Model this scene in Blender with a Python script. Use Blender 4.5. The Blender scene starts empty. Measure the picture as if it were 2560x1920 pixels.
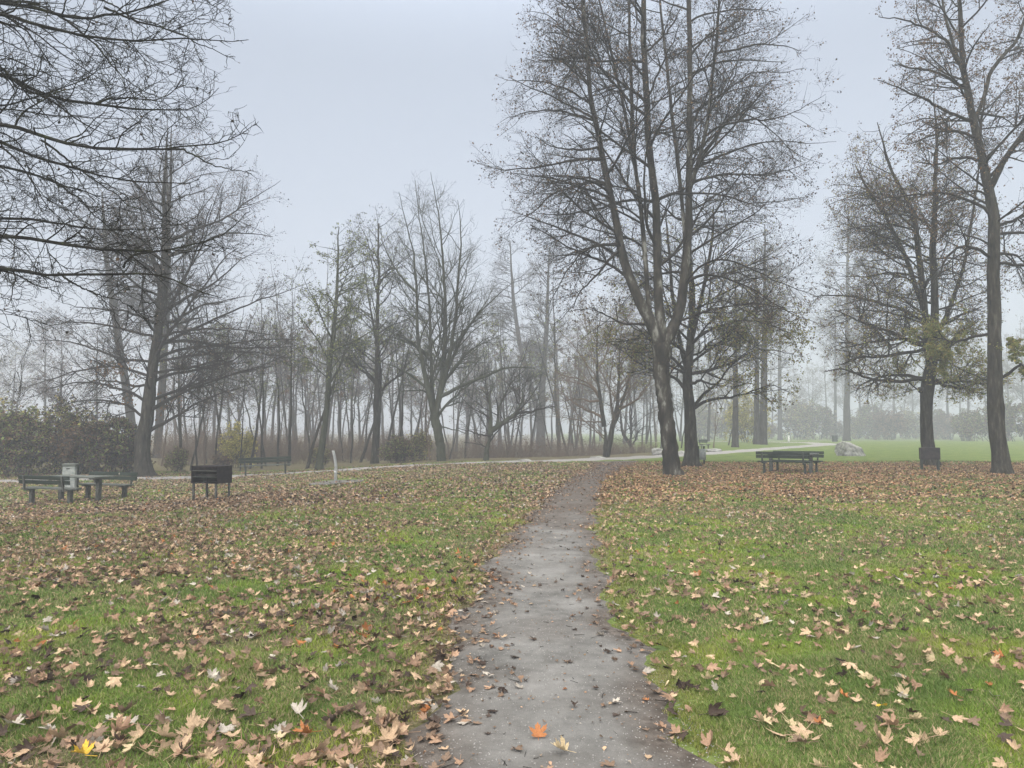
import bpy, math, numpy as np
from mathutils import Vector, Matrix
rng = np.random.default_rng(7)
S = bpy.context.scene
COL = S.collection
PI = math.pi

# ------------------------------------------------------------------ camera
F = 1920.0; HOR = 1075.0; CAMZ = 1.6
PITCH = math.atan((HOR-960)/F)
cp, sp = math.cos(PITCH), math.sin(PITCH)
cd = bpy.data.cameras.new('camera'); cam = bpy.data.objects.new('camera', cd); COL.objects.link(cam)
cd.sensor_width = 36; cd.lens = 36*F/2560; cd.clip_end = 3000; cd.clip_start = 0.05
cam.location = (0, 0, CAMZ); cam.rotation_euler = (PI/2+PITCH, 0, 0)
S.camera = cam

def ray(px, py):
    x = (px-1280)/F; y = (960-py)/F
    return np.array([x, cp-y*sp, sp+y*cp])
def P(px, py, D):
    d = ray(px, py); t = D/d[1]
    return np.array([d[0]*t, D, CAMZ+d[2]*t])
def sm(t):
    t = np.clip(t, 0, 1); return t*t*(3-2*t)

# ------------------------------------------------------------------ terrain height
PATHX = np.array([-60, -21.7, -17.7, -10.9, -5.2, .4, 4.7, 10.5, 19.8, 28, 60])
PATHY = np.array([28, 32.5, 34.3, 35.6, 36.6, 38.6, 42, 48.5, 61, 72, 110])
def height(x, y):
    x = np.asarray(x, float); y = np.asarray(y, float)
    z = -0.55*sm((-x-1)/14)*sm((y-5)/17)
    z = z + 0.12*sm((y-40)/30)*sm(x/30) - .45*sm((y-88)/60)*sm((x-8)/25)
    z = z + 0.02*np.sin(x*.9+1.3)*np.sin(y*.7)+0.012*np.sin(x*2.1+y*1.3)
    pb = y-np.interp(x, PATHX, PATHY)
    lake = 1-sm((x-4)/14)
    z = z - 1.0*sm((pb-5)/16)*lake*sm((x+9)/6)
    return z
def G(px, py):
    d = ray(px, py)
    t = 2.0
    for i in range(4000):
        x, y, z = d[0]*t, d[1]*t, CAMZ+d[2]*t
        if z <= height(x, y): break
        t *= 1.002
    return np.array([x, y, float(height(x, y))])
def GD(px, D):
    x = (px-1280)/F*D
    return np.array([x, D, float(height(x, D))])

# ------------------------------------------------------------------ footpath outline (trodden path)
FP_Y = np.array([-4, 3.6, 4.9, 7.2, 9.4, 13.6, 18, 24.6, 32.3, 36.5, 39.5])
FP_X = np.array([.3, .28, .22, .25, .39, .82, 1.42, 2.37, 4.0, 4.9, 5.2])
FP_W = np.array([.70, .71, .70, .67, .65, .62, .60, .58, .7, .95, 1.3])
def fp_n(s, y):
    s = np.where(s > 0, 1., -1.)
    return .08*np.sin(y*2.3+s)+.06*np.sin(y*5.1+1+2*s)+.03*np.sin(y*11.7+s*3)+.02*np.sin(y*23+s)
def fp_d(x, y):
    """signed distance from the trodden path edge (negative inside)"""
    c = np.interp(y, FP_Y, FP_X); w = np.interp(y, FP_Y, FP_W)
    return np.where(y < 39.6, np.abs(x-c)-w-fp_n(x-c, y), 9.0)
def vnoise(x, y, s, seed=0):
    """cheap smooth value noise 0..1"""
    x = np.asarray(x)/s+seed*17.3; y = np.asarray(y)/s+seed*9.1
    xi = np.floor(x); yi = np.floor(y); fx = sm(x-xi); fy = sm(y-yi)
    def h(a, b):
        v = np.sin(a*127.1+b*311.7+seed*3.3)*43758.5453
        return v-np.floor(v)
    return (h(xi, yi)*(1-fx)+h(xi+1, yi)*fx)*(1-fy)+(h(xi, yi+1)*(1-fx)+h(xi+1, yi+1)*fx)*fy
def litter(x, y):
    """fallen leaves per square metre"""
    n = np.clip((vnoise(x, y, 1.1, 1)*.5+vnoise(x, y, .33, 2)*.5-.5)*1.7+.5, 0, 1)
    n2 = vnoise(x, y, 3.5, 4)
    left = 70+44*(1-sm((y-6)/6))+ 92*sm((y-6.5)/5)*(1-sm((y-19)/5))*sm((-x-.2*y+1.6)/3.2)
    left = left + 14*sm((y-6)/6)*(1-sm((y-28)/9))
    left = left + 22*sm((y-17)/8)*(1-sm((y-33)/5))*sm((x+4)/3.5)
    right = 54 + 80*sm((y-14.0-.12*x)/8)*(1-sm((y-31.5)/6)) + 10*sm((y-9)/5)
    c = np.interp(y, FP_Y, FP_X)
    v = np.where(x < c, left, right)
    v = v*(.35+1.3*n)*(.7+.6*n2)
    d = fp_d(x, y)
    edge = np.where(x < c, 80, 22)*np.exp(-(d/.25)**2)*(y < 22)
    ins = np.where(x < c, 95, 26)*np.exp(-((d+.08)/.30)**2)+7+60*sm((y-21)/8)
    v = np.where(d < -.03, ins, v+edge)
    v = v*np.where(y > 38, .12, 1)
    # heap at the lower left corner
    v = v+120*np.exp(-(((x+2.35)/.33)**2+((y-3.72)/.22)**2))
    pb = y-np.interp(x, PATHX, PATHY)
    v = np.where(np.abs(pb) < 1.3, v*.15, v)
    v = np.where(np.hypot(x+5.9, y-26.8) < .95, 2., v)
    return v

# ------------------------------------------------------------------ mesh helpers
def make_mesh(name, V, faces, mat=None, smooth=True, col=None, attr=None, mats=None, midx=None):
    """faces: (n,k) int array or list of such arrays"""
    if not isinstance(faces, (list, tuple)): faces = [faces]
    faces = [f for f in faces if len(f)]
    V = np.asarray(V, np.float32)
    me = bpy.data.meshes.new(name)
    me.vertices.add(len(V)); me.vertices.foreach_set('co', V.ravel())
    nl = sum(f.size for f in faces); npoly = sum(len(f) for f in faces)
    me.loops.add(nl); me.loops.foreach_set('vertex_index', np.concatenate([f.ravel() for f in faces]).astype(np.int32))
    me.polygons.add(npoly)
    st = []; o = 0
    for f in faces:
        st.append(o+np.arange(len(f))*f.shape[1]); o += f.size
    me.polygons.foreach_set('loop_start', np.concatenate(st).astype(np.int32))
    me.polygons.foreach_set('use_smooth', np.full(npoly, smooth))
    if midx is not None: me.polygons.foreach_set('material_index', np.asarray(midx, np.int32))
    me.update(calc_edges=True)
    if col is not None:
        a = me.color_attributes.new('tint', 'FLOAT_COLOR', 'POINT')
        c = np.ones((len(V), 4), np.float32); c[:, :3] = col
        a.data.foreach_set('color', c.ravel())
    if attr is not None:
        for k, v in attr.items():
            a = me.attributes.new(k, 'FLOAT', 'POINT'); a.data.foreach_set('value', np.asarray(v, np.float32))
    for m in (mats or [mat]):
        if m: me.materials.append(m)
    return me
def link(name, me, parent=None, loc=None):
    o = bpy.data.objects.new(name, me); COL.objects.link(o)
    if parent: o.parent = parent
    if loc is not None: o.location = loc
    return o
def tag(o, label=None, cat=None, group=None, kind=None):
    if label: o['label'] = label
    if cat: o['category'] = cat
    if group: o['group'] = group
    if kind: o['kind'] = kind
    return o
def empty(name, loc=(0, 0, 0), rz=0, **kw):
    o = bpy.data.objects.new(name, None); COL.objects.link(o); o.location = [float(v) for v in loc]; o.rotation_euler = (0, 0, rz)
    o.empty_display_size = .2
    return tag(o, **kw)
def copy_tree(o, parent=None):
    c = o.copy(); COL.objects.link(c); c.parent = parent
    for ch in list(o.children): copy_tree(ch, c)
    return c

# ------------------------------------------------------------------ materials
def mat(name, col, rough=.8, spec=.3, metal=0):
    m = bpy.data.materials.new(name); m.use_nodes = True
    b = m.node_tree.nodes['Principled BSDF']
    b.inputs['Base Color'].default_value = (*col, 1); b.inputs['Roughness'].default_value = rough
    b.inputs['Metallic'].default_value = metal; b.inputs['Specular IOR Level'].default_value = spec
    return m
def nd(m, t, **kw):
    n = m.node_tree.nodes.new(t)
    for k, v in kw.items(): setattr(n, k, v)
    return n
def noise_mat(name, cols, scale=5, rough=.85, bump=.3, bscale=None, detail=8, spec=.06, stretch=None, pos=None, dist=.01, attrmix=None):
    m = mat(name, cols[0], rough, spec); L = m.node_tree.links.new
    b = m.node_tree.nodes['Principled BSDF']
    tc = nd(m, 'ShaderNodeTexCoord'); mp = nd(m, 'ShaderNodeMapping'); L(tc.outputs['Object'], mp.inputs[0])
    if stretch: mp.inputs['Scale'].default_value = stretch
    n = nd(m, 'ShaderNodeTexNoise'); n.inputs['Scale'].default_value = scale; n.inputs['Detail'].default_value = detail
    n.inputs['Roughness'].default_value = .65
    L(mp.outputs[0], n.inputs['Vector'])
    r = nd(m, 'ShaderNodeValToRGB'); L(n.outputs['Fac'], r.inputs[0])
    e = r.color_ramp.elements
    pos = pos or list(np.linspace(.3, .7, len(cols)))
    e[0].position = pos[0]; e[0].color = (*cols[0], 1); e[1].position = pos[-1]; e[1].color = (*cols[-1], 1)
    for c, p in list(zip(cols, pos))[1:-1]:
        q = e.new(p); q.color = (*c, 1)
    L(r.outputs[0], b.inputs['Base Color'])
    if bump:
        n2 = nd(m, 'ShaderNodeTexNoise'); n2.inputs['Scale'].default_value = bscale or scale*3; n2.inputs['Detail'].default_value = 6
        L(mp.outputs[0], n2.inputs['Vector'])
        bp = nd(m, 'ShaderNodeBump'); bp.inputs['Strength'].default_value = bump; bp.inputs['Distance'].default_value = dist
        L(n2.outputs['Fac'], bp.inputs['Height']); L(bp.outputs[0], b.inputs['Normal'])
    m['ramp'] = r.name
    return m
def tint_mat(name, rough=.8, trans=0., spec=.2, scale=0, amt=.3):
    """colour from the per-leaf / per-blade attribute"""
    m = mat(name, (.2, .2, .2), rough, spec); L = m.node_tree.links.new; b = m.node_tree.nodes['Principled BSDF']
    a = nd(m, 'ShaderNodeAttribute'); a.attribute_name = 'tint'
    out = a.outputs['Color']
    if scale:
        tc = nd(m, 'ShaderNodeTexCoord'); n = nd(m, 'ShaderNodeTexNoise'); n.inputs['Scale'].default_value = scale
        L(tc.outputs['Object'], n.inputs['Vector'])
        mr = nd(m, 'ShaderNodeMapRange'); mr.inputs['To Min'].default_value = 1-amt; mr.inputs['To Max'].default_value = 1+amt
        mr.inputs['From Min'].default_value = .3; mr.inputs['From Max'].default_value = .7
        L(n.outputs['Fac'], mr.inputs[0])
        mx = nd(m, 'ShaderNodeVectorMath', operation='SCALE'); L(out, mx.inputs[0]); L(mr.outputs[0], mx.inputs['Scale'])
        out = mx.outputs[0]
    L(out, b.inputs['Base Color'])
    if trans:
        t = nd(m, 'ShaderNodeBsdfTranslucent'); L(out, t.inputs['Color'])
        ms = nd(m, 'ShaderNodeMixShader'); ms.inputs[0].default_value = trans
        L(b.outputs[0], ms.inputs[1]); L(t.outputs[0], ms.inputs[2])
        L(ms.outputs[0], m.node_tree.nodes['Material Output'].inputs['Surface'])
    return m

M = {}
M['bark'] = noise_mat('bark', [(.006, .005, .004), (.024, .021, .017), (.038, .034, .028), (.085, .078, .066)], 9, bump=1, bscale=16, stretch=(1, 1, .22), dist=.05, pos=[.34, .46, .56, .68])
M['bark_lichen'] = noise_mat('bark_with_lichen', [(.009, .008, .007), (.024, .021, .018), (.050, .045, .037), (.20, .20, .18)], 3.2, bump=.9, bscale=12, stretch=(1, 1, .35), pos=[.30, .47, .58, .68], dist=.03)
M['bark_green'] = noise_mat('bark_green', [(.018, .019, .014), (.038, .041, .028), (.070, .074, .056)], 5, bump=.7, bscale=14, stretch=(1, 1, .3), dist=.02)
M['twig'] = noise_mat('twig_bark', [(.012, .010, .009), (.030, .025, .022)], 3, bump=0)
M['twig_near'] = noise_mat('mossy_twig_bark', [(.006, .0055, .005), (.015, .014, .011), (.035, .042, .016)], 4, bump=.5, bscale=60, pos=[.35, .55, .72])
M['twig_red'] = noise_mat('russet_twig_bark', [(.075, .055, .042), (.15, .11, .08)], 1.2, bump=0)
M['tree_leaf'] = tint_mat('withered_leaf', .8, .5, .05)
M['leaf'] = tint_mat('fallen_leaf', .8, .12, .08, scale=40, amt=.3)
M['blade'] = tint_mat('grass_blade', .75, .3, .06)
M['bench_green'] = noise_mat('green_painted_wood', [(.012, .019, .016), (.022, .031, .026), (.045, .055, .049)], 7, rough=.5, bump=.15, stretch=(.2, 1, 1))
M['bench_top'] = noise_mat('weathered_green_wood', [(.045, .058, .050), (.09, .10, .09), (.17, .175, .165)], 6, rough=.55, bump=.15, stretch=(.2, 1, 1))
M['post'] = noise_mat('weathered_grey_post', [(.035, .037, .034), (.07, .072, .066), (.12, .12, .112)], 9, rough=.7, bump=.3)
M['post_dark'] = noise_mat('dark_steel_post', [(.025, .032, .030), (.05, .058, .052)], 9, rough=.6, bump=.2)
M['soot'] = noise_mat('sooty_steel', [(.010, .009, .010), (.022, .019, .022), (.045, .035, .035)], 7, rough=.6, bump=.2)
M['soot_in'] = noise_mat('charred_steel', [(.004, .004, .004), (.02, .018, .018), (.06, .05, .045)], 5, rough=.8, bump=.3)
M['steel'] = noise_mat('brushed_steel', [(.32, .33, .34), (.55, .56, .57)], 8, rough=.32, bump=.05); M['steel'].node_tree.nodes['Principled BSDF'].inputs['Metallic'].default_value = .85
M['zinc'] = noise_mat('galvanised_sheet', [(.16, .18, .18), (.26, .28, .27), (.36, .38, .37)], 9, rough=.5, bump=.08)
M['rock'] = noise_mat('pale_granite', [(.10, .10, .095), (.22, .22, .21), (.34, .34, .32), (.46, .46, .44)], 2.2, bump=.8, bscale=6, dist=.06, stretch=(1, 1, 2))
M['white'] = mat('white_paint', (.75, .75, .73), .5)
M['gravel'] = noise_mat('grey_gravel', [(.14, .135, .13), (.25, .243, .235), (.36, .35, .34)], 34, bump=.6, bscale=60)
M['water'] = mat('lake_water', (.05, .065, .06), .12, .5)

M['sett'] = noise_mat('grey_sett', [(.07, .07, .065), (.14, .135, .13), (.21, .205, .195)], 12, bump=.4, bscale=40)
def lawn_mat():
    m = mat('lawn_soil', (.05, .07, .02), 1, .03); L = m.node_tree.links.new; b = m.node_tree.nodes['Principled BSDF']
    tc = nd(m, 'ShaderNodeTexCoord')
    def noise(s, d=6, r=.6):
        n = nd(m, 'ShaderNodeTexNoise'); n.inputs['Scale'].default_value = s; n.inputs['Detail'].default_value = d; n.inputs['Roughness'].default_value = r
        L(tc.outputs['Object'], n.inputs['Vector']); return n
    def ramp(src, cols, pos):
        r = nd(m, 'ShaderNodeValToRGB'); e = r.color_ramp.elements
        e[0].position = pos[0]; e[0].color = (*cols[0], 1); e[1].position = pos[-1]; e[1].color = (*cols[-1], 1)
        for c, p in list(zip(cols, pos))[1:-1]:
            q = e.new(p); q.color = (*c, 1)
        L(src, r.inputs[0]); return r
    g1 = ramp(noise(1.1, 3).outputs[0], [(.080, .118, .036), (.115, .160, .045), (.155, .180, .060)], [.32, .5, .7])
    g2 = ramp(noise(28, 8, .75).outputs[0], [(.35, .35, .35), (1, 1, 1), (1.5, 1.5, 1.4)], [.3, .52, .72])
    mul = nd(m, 'ShaderNodeMixRGB', blend_type='MULTIPLY'); mul.inputs[0].default_value = 1
    L(g1.outputs[0], mul.inputs[1]); L(g2.outputs[0], mul.inputs[2])
    soil = ramp(noise(22, 8, .7).outputs[0], [(.018, .013, .010), (.075, .052, .038), (.16, .115, .085), (.30, .23, .17)], [.3, .47, .58, .72])
    at = nd(m, 'ShaderNodeAttribute'); at.attribute_name = 'litter'
    mix = nd(m, 'ShaderNodeMixRGB'); L(at.outputs['Fac'], mix.inputs[0]); L(mul.outputs[0], mix.inputs[1]); L(soil.outputs[0], mix.inputs[2])
    L(mix.outputs[0], b.inputs['Base Color'])
    bp = nd(m, 'ShaderNodeBump'); bp.inputs['Strength'].default_value = .6; bp.inputs['Distance'].default_value = .03
    L(noise(45, 5).outputs[0], bp.inputs['Height']); L(bp.outputs[0], b.inputs['Normal'])
    return m
def path_mat():
    m = mat('trodden_gravel', (.2, .2, .2), .95, .08); L = m.node_tree.links.new; b = m.node_tree.nodes['Principled BSDF']
    tc = nd(m, 'ShaderNodeTexCoord')
    def noise(s, d=6, r=.6):
        n = nd(m, 'ShaderNodeTexNoise'); n.inputs['Scale'].default_value = s; n.inputs['Detail'].default_value = d; n.inputs['Roughness'].default_value = r
        L(tc.outputs['Object'], n.inputs['Vector']); return n
    def ramp(src, cols, pos):
        r = nd(m, 'ShaderNodeValToRGB'); e = r.color_ramp.elements
        e[0].position = pos[0]; e[0].color = (*cols[0], 1); e[1].position = pos[-1]; e[1].color = (*cols[-1], 1)
        for c, p in list(zip(cols, pos))[1:-1]:
            q = e.new(p); q.color = (*c, 1)
        L(src, r.inputs[0]); return r
    grey = ramp(noise(1.6, 8, .7).outputs[0], [(.075, .073, .069), (.148, .146, .140), (.225, .223, .216)], [.3, .5, .7])
    brown = ramp(noise(9, 8, .7).outputs[0], [(.046, .038, .032), (.090, .077, .067), (.150, .132, .118)], [.3, .5, .7])
    at = nd(m, 'ShaderNodeAttribute'); at.attribute_name = 'dirt'
    mix = nd(m, 'ShaderNodeMixRGB'); L(at.outputs['Fac'], mix.inputs[0]); L(grey.outputs[0], mix.inputs[1]); L(brown.outputs[0], mix.inputs[2])
    grit = ramp(noise(160, 4, .8).outputs[0], [(.45, .44, .43), (1, 1, 1), (1.1, 1.1, 1.1), (1.9, 1.9, 1.9)], [.30, .42, .62, .74])
    mul = nd(m, 'ShaderNodeMixRGB', blend_type='MULTIPLY'); mul.inputs[0].default_value = 1
    L(mix.outputs[0], mul.inputs[1]); L(grit.outputs[0], mul.inputs[2])
    L(mul.outputs[0], b.inputs['Base Color'])
    bp = nd(m, 'ShaderNodeBump'); bp.inputs['Strength'].default_value = .7; bp.inputs['Distance'].default_value = .012
    L(noise(90, 6, .7).outputs[0], bp.inputs['Height']); L(bp.outputs[0], b.inputs['Normal'])
    return m
M['lawn'] = lawn_mat(); M['path'] = path_mat()

# ------------------------------------------------------------------ ground sheets
def axis(segs):
    out = []
    for a, b, n in segs: out += list(np.linspace(a, b, n, endpoint=False))
    return np.array(out+[segs[-1][1]])
gx = axis([(-420, -60, 26), (-60, -24, 50), (-24, 24, 192), (24, 60, 50), (60, 420, 26)])
gy = axis([(-60, -4, 30), (-4, 44, 200), (44, 110, 70), (110, 420, 26)])
X, Y = np.meshgrid(gx, gy); Z = height(X, Y)
nx, ny = len(gx), len(gy)
idx = np.arange(nx*ny).reshape(ny, nx)
q = np.stack([idx[:-1, :-1], idx[:-1, 1:], idx[1:, 1:], idx[1:, :-1]], -1).reshape(-1, 4)
lit = np.clip((litter(X, Y)-45)/110, 0, .8)
pb = Y-np.interp(X, PATHX, PATHY)
lit = np.maximum(lit, .75*sm((vnoise(X, Y, 1.6, 31)-.68)/.2)*(np.abs(X) < 14)*(Y < 24))
lit = np.where((pb > 1.2) & (X < 16), np.maximum(lit, .75*sm((16-X)/8)), lit)
lit = np.maximum(lit, .8*np.exp(-(((X+12.9)/1.9)**2+((Y-22.9)/1.9)**2)))
lit = np.maximum(lit, .8*np.exp(-(((X+8.1)/1.3)**2+((Y-20.6)/1.2)**2)))
lit = np.maximum(lit, .7*np.exp(-(((X-10.4)/2.2)**2+((Y-28.6)/1.9)**2)))
me = make_mesh('lawn', np.stack([X, Y, Z], -1).reshape(-1, 3), q, M['lawn'], attr={'litter': lit.ravel()})
link('lawn', me)['kind'] = 'structure'

def strip(name, pts, widths, material, lift, nw=8, step=.15, dirt=None, jag=.05):
    pts = np.array(pts, float)
    seg = np.r_[0, np.cumsum(np.hypot(*np.diff(pts, axis=0).T))]
    n = int(seg[-1]/step)+2; t = np.linspace(0, seg[-1], n)
    px = np.interp(t, seg, pts[:, 0]); py = np.interp(t, seg, pts[:, 1]); w = np.interp(t, seg, widths)
    k = np.ones(9)/9
    for _ in range(3):
        px[4:-4] = np.convolve(px, k, 'valid'); py[4:-4] = np.convolve(py, k, 'valid')
    dx, dy = np.gradient(px), np.gradient(py); l = np.hypot(dx, dy)+1e-9; nxv, nyv = -dy/l, dx/l
    u = np.linspace(-1, 1, nw+1)
    jl = 1+jag*(np.sin(t*2.3)+np.sin(t*5.9+1)*.7+rng.normal(0, .35, n)); jr = 1+jag*(np.sin(t*1.9+2)+np.sin(t*6.7)*.7+rng.normal(0, .35, n))
    hw = np.where(u[None] < 0, jl[:, None], jr[:, None])*w[:, None]*u[None]
    if dirt: hw = u[None]*(w[:, None]+np.where(u[None] < 0, fp_n(np.full(n, -1.), py)[:, None], fp_n(np.ones(n), py)[:, None])+.07); hw = -hw
    Xp = px[:, None]+nxv[:, None]*hw; Yp = py[:, None]+nyv[:, None]*hw
    Zp = height(Xp, Yp)+lift-.03*(np.abs(u)[None]**8)
    idx = np.arange(Xp.size).reshape(Xp.shape)
    q = np.stack([idx[:-1, :-1], idx[:-1, 1:], idx[1:, 1:], idx[1:, :-1]], -1).reshape(-1, 4)
    attr = {'dirt': dirt(Xp, Yp, np.broadcast_to(np.abs(u)[None], Xp.shape)).ravel()} if dirt else None
    o = link(name, make_mesh(name, np.stack([Xp, Yp, Zp], -1).reshape(-1, 3), q, material, attr=attr))
    o['kind'] = 'structure'; return o
ys = np.linspace(-4, 39.5, 120)
strip('footpath', np.stack([np.interp(ys, FP_Y, FP_X), ys], -1), np.interp(ys, FP_Y, FP_W), M['path'], .014, nw=14, step=.1,
      dirt=lambda x, y, u: np.clip(sm((u-.35)/.5)*(.3+1.1*vnoise(x, y, .35, 3))+1.0*sm((y-9)/9)+.8*(vnoise(x, y, .5, 8)-.55), 0, 1))
lk = [(x, y) for x, y in zip(PATHX, PATHY) if x < 29]
lk += [(33, 80), (34.5, 88), (33, 96), (29, 101), (18, 104), (0, 106)]
strip('lakeside_path', lk, [1.15]*10+[1.4]*(len(lk)-10), M['gravel'], .02, nw=6, step=.4, jag=.03)
# lake
def plane(name, x0, x1, y0, y1, z, m, n=2):
    xs = np.linspace(x0, x1, n); ysn = np.linspace(y0, y1, n); A, B = np.meshgrid(xs, ysn)
    idx = np.arange(n*n).reshape(n, n)
    q = np.stack([idx[:-1, :-1], idx[:-1, 1:], idx[1:, 1:], idx[1:, :-1]], -1).reshape(-1, 4)
    return link(name, make_mesh(name, np.stack([A, B, np.full_like(A, z)], -1).reshape(-1, 3), q, m))
w = plane('lake_water', -419, 14, 44, 419, -1.02, M['water']); w['kind'] = 'structure'

# ------------------------------------------------------------------ tube / tree engine
def tubes(Pt, R, sides, rough=0):
    """Pt (N,K,3), R (N,K) -> verts, quads"""
    N, K, _ = Pt.shape
    T = np.gradient(Pt, axis=1); T /= np.linalg.norm(T, axis=2, keepdims=True)+1e-9
    main = Pt[:, -1]-Pt[:, 0]
    ref = np.where(np.abs(main[:, 2:3]) > .75*np.linalg.norm(main, axis=1, keepdims=True), [[1., .13, 0]], [[.05, .1, 1.]])
    A = np.cross(T, ref[:, None]); A /= np.linalg.norm(A, axis=2, keepdims=True)+1e-9
    B = np.cross(T, A)
    a = np.arange(sides)/sides*2*PI
    r = R[:, :, None]*np.ones(sides)
    if rough: r = r*(1+rough*rng.normal(0, 1, r.shape))
    V = Pt[:, :, None]+r[..., None]*(np.cos(a)[:, None]*A[:, :, None]+np.sin(a)[:, None]*B[:, :, None])
    idx = np.arange(N*K*sides).reshape(N, K, sides); nx_ = np.roll(idx, -1, 2)
    Q = np.stack([idx[:, :-1], nx_[:, :-1], nx_[:, 1:], idx[:, 1:]], -1).reshape(-1, 4)
    return V.reshape(-1, 3), Q
def catmull(pts, n):
    pts = np.asarray(pts, float)
    seg = np.r_[0, np.cumsum(np.linalg.norm(np.diff(pts[:, :3], axis=0), axis=1))]
    t = np.linspace(0, seg[-1], n)
    out = np.stack([np.interp(t, seg, pts[:, i]) for i in range(pts.shape[1])], -1)
    if n > 8:
        k = max(1, n//(len(pts)*3)); ker = np.ones(2*k+1)/(2*k+1)
        pad = np.concatenate([np.repeat(out[:1], k, 0), out, np.repeat(out[-1:], k, 0)])
        s = np.stack([np.convolve(pad[:, i], ker, 'valid') for i in range(out.shape[1])], -1)
        s[0] = out[0]; s[-1] = out[-1]; out = s
    return out
def unit(v): return v/(np.linalg.norm(v, axis=-1, keepdims=True)+1e-9)
def sample(Pt, R, i, t):
    K = Pt.shape[1]; f = t*(K-1); a = np.minimum(f.astype(int), K-2); w = (f-a)
    p = Pt[i, a]*(1-w[:, None])+Pt[i, a+1]*w[:, None]; r = R[i, a]*(1-w)+R[i, a+1]*w
    return p, unit(Pt[i, a+1]-Pt[i, a]), r
def run(p, d, L, r, K, trop, wob, tip=.25):
    """grow curves from p along d; trop (N,) vertical tropism"""
    N = len(p); out = np.empty((N, K, 3)); out[:, 0] = p; d = d.copy()
    st = (L/(K-1))[:, None]
    for k in range(1, K):
        d = d+rng.normal(0, wob, (N, 3)); d[:, 2] += trop/(K-1)
        d = unit(d); out[:, k] = out[:, k-1]+d*st
    R = r[:, None]*np.linspace(1, tip, K)[None]
    return out, R
def children(Pt, R, dens, ang, lenf, rfac, K, trop, wob, t0=.15, t1=1., env=None, minr=.0015, tip=.25, up=0., rmax=None, lenmax=9., side=0.):
    L0 = np.linalg.norm(np.diff(Pt, axis=1), axis=2).sum(1)
    n = np.maximum(1, rng.poisson(L0*dens*(t1-t0)))
    i = np.repeat(np.arange(len(Pt)), n)
    t = t0+(t1-t0)*rng.random(len(i))**.9
    p, tg, r = sample(Pt, R, i, t)
    rnd = rng.normal(0, 1, (len(i), 3)); rnd[:, 2] = rnd[:, 2]*(1-side)+up
    perp = unit(rnd-(rnd*tg).sum(1, keepdims=True)*tg)
    a = np.radians(rng.uniform(ang[0], ang[1], len(i)))[:, None]
    d = unit(tg*np.cos(a)+perp*np.sin(a))
    L = np.minimum(lenf(L0[i], t)*rng.uniform(.55, 1.35, len(i)), lenmax)
    if env is not None:
        for _ in range(3):
            out = env(p+d*L[:, None]) > 1
            L = np.where(out, L*.6, L)
    rr = np.maximum(np.minimum(r*rfac, L*.02+.004), minr)
    tr = trop if np.ndim(trop) else np.full(len(i), trop)
    return run(p, d, L, rr, K, tr, wob, tip)

def leaf_cards(p, size, col, droop=.8):
    """small curled diamond leaves hanging at p"""
    N = len(p)
    d = unit(rng.normal(0, 1, (N, 3))*[1, 1, .6]-[0, 0, droop]); s = unit(np.cross(d, rng.normal(0, 1, (N, 3))))
    nrm = np.cross(d, s)
    sz = size*rng.uniform(.6, 1.4, (N, 1))
    w = sz*rng.uniform(.28, .45, (N, 1))
    V = np.stack([p, p+d*sz*.45+s*w+nrm*sz*.08, p+d*sz, p+d*sz*.5-s*w+nrm*sz*.08], 1)
    Fc = np.arange(N*4).reshape(N, 4)
    C = np.repeat(col, 4, 0)
    return V.reshape(-1, 3), Fc, C
LEAFCOL = {'brown': [(.14, .09, .06), (.19, .13, .085), (.09, .06, .045)], 'olive': [(.25, .24, .075), (.30, .25, .08), (.18, .17, .06)],
           'green': [(.15, .19, .06), (.22, .24, .08), (.11, .13, .05)], 'grey': [(.05, .042, .036), (.08, .065, .055), (.035, .03, .027)],
           'yellow': [(.30, .27, .07), (.22, .22, .06), (.35, .30, .10)], 'rust': [(.16, .085, .04), (.11, .07, .04), (.08, .07, .04)]}
def pick(names, n):
    cols = np.array([c for k in names for c in LEAFCOL[k]])
    return cols[rng.integers(0, len(cols), n)]*rng.uniform(.75, 1.25, (n, 1))

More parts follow.
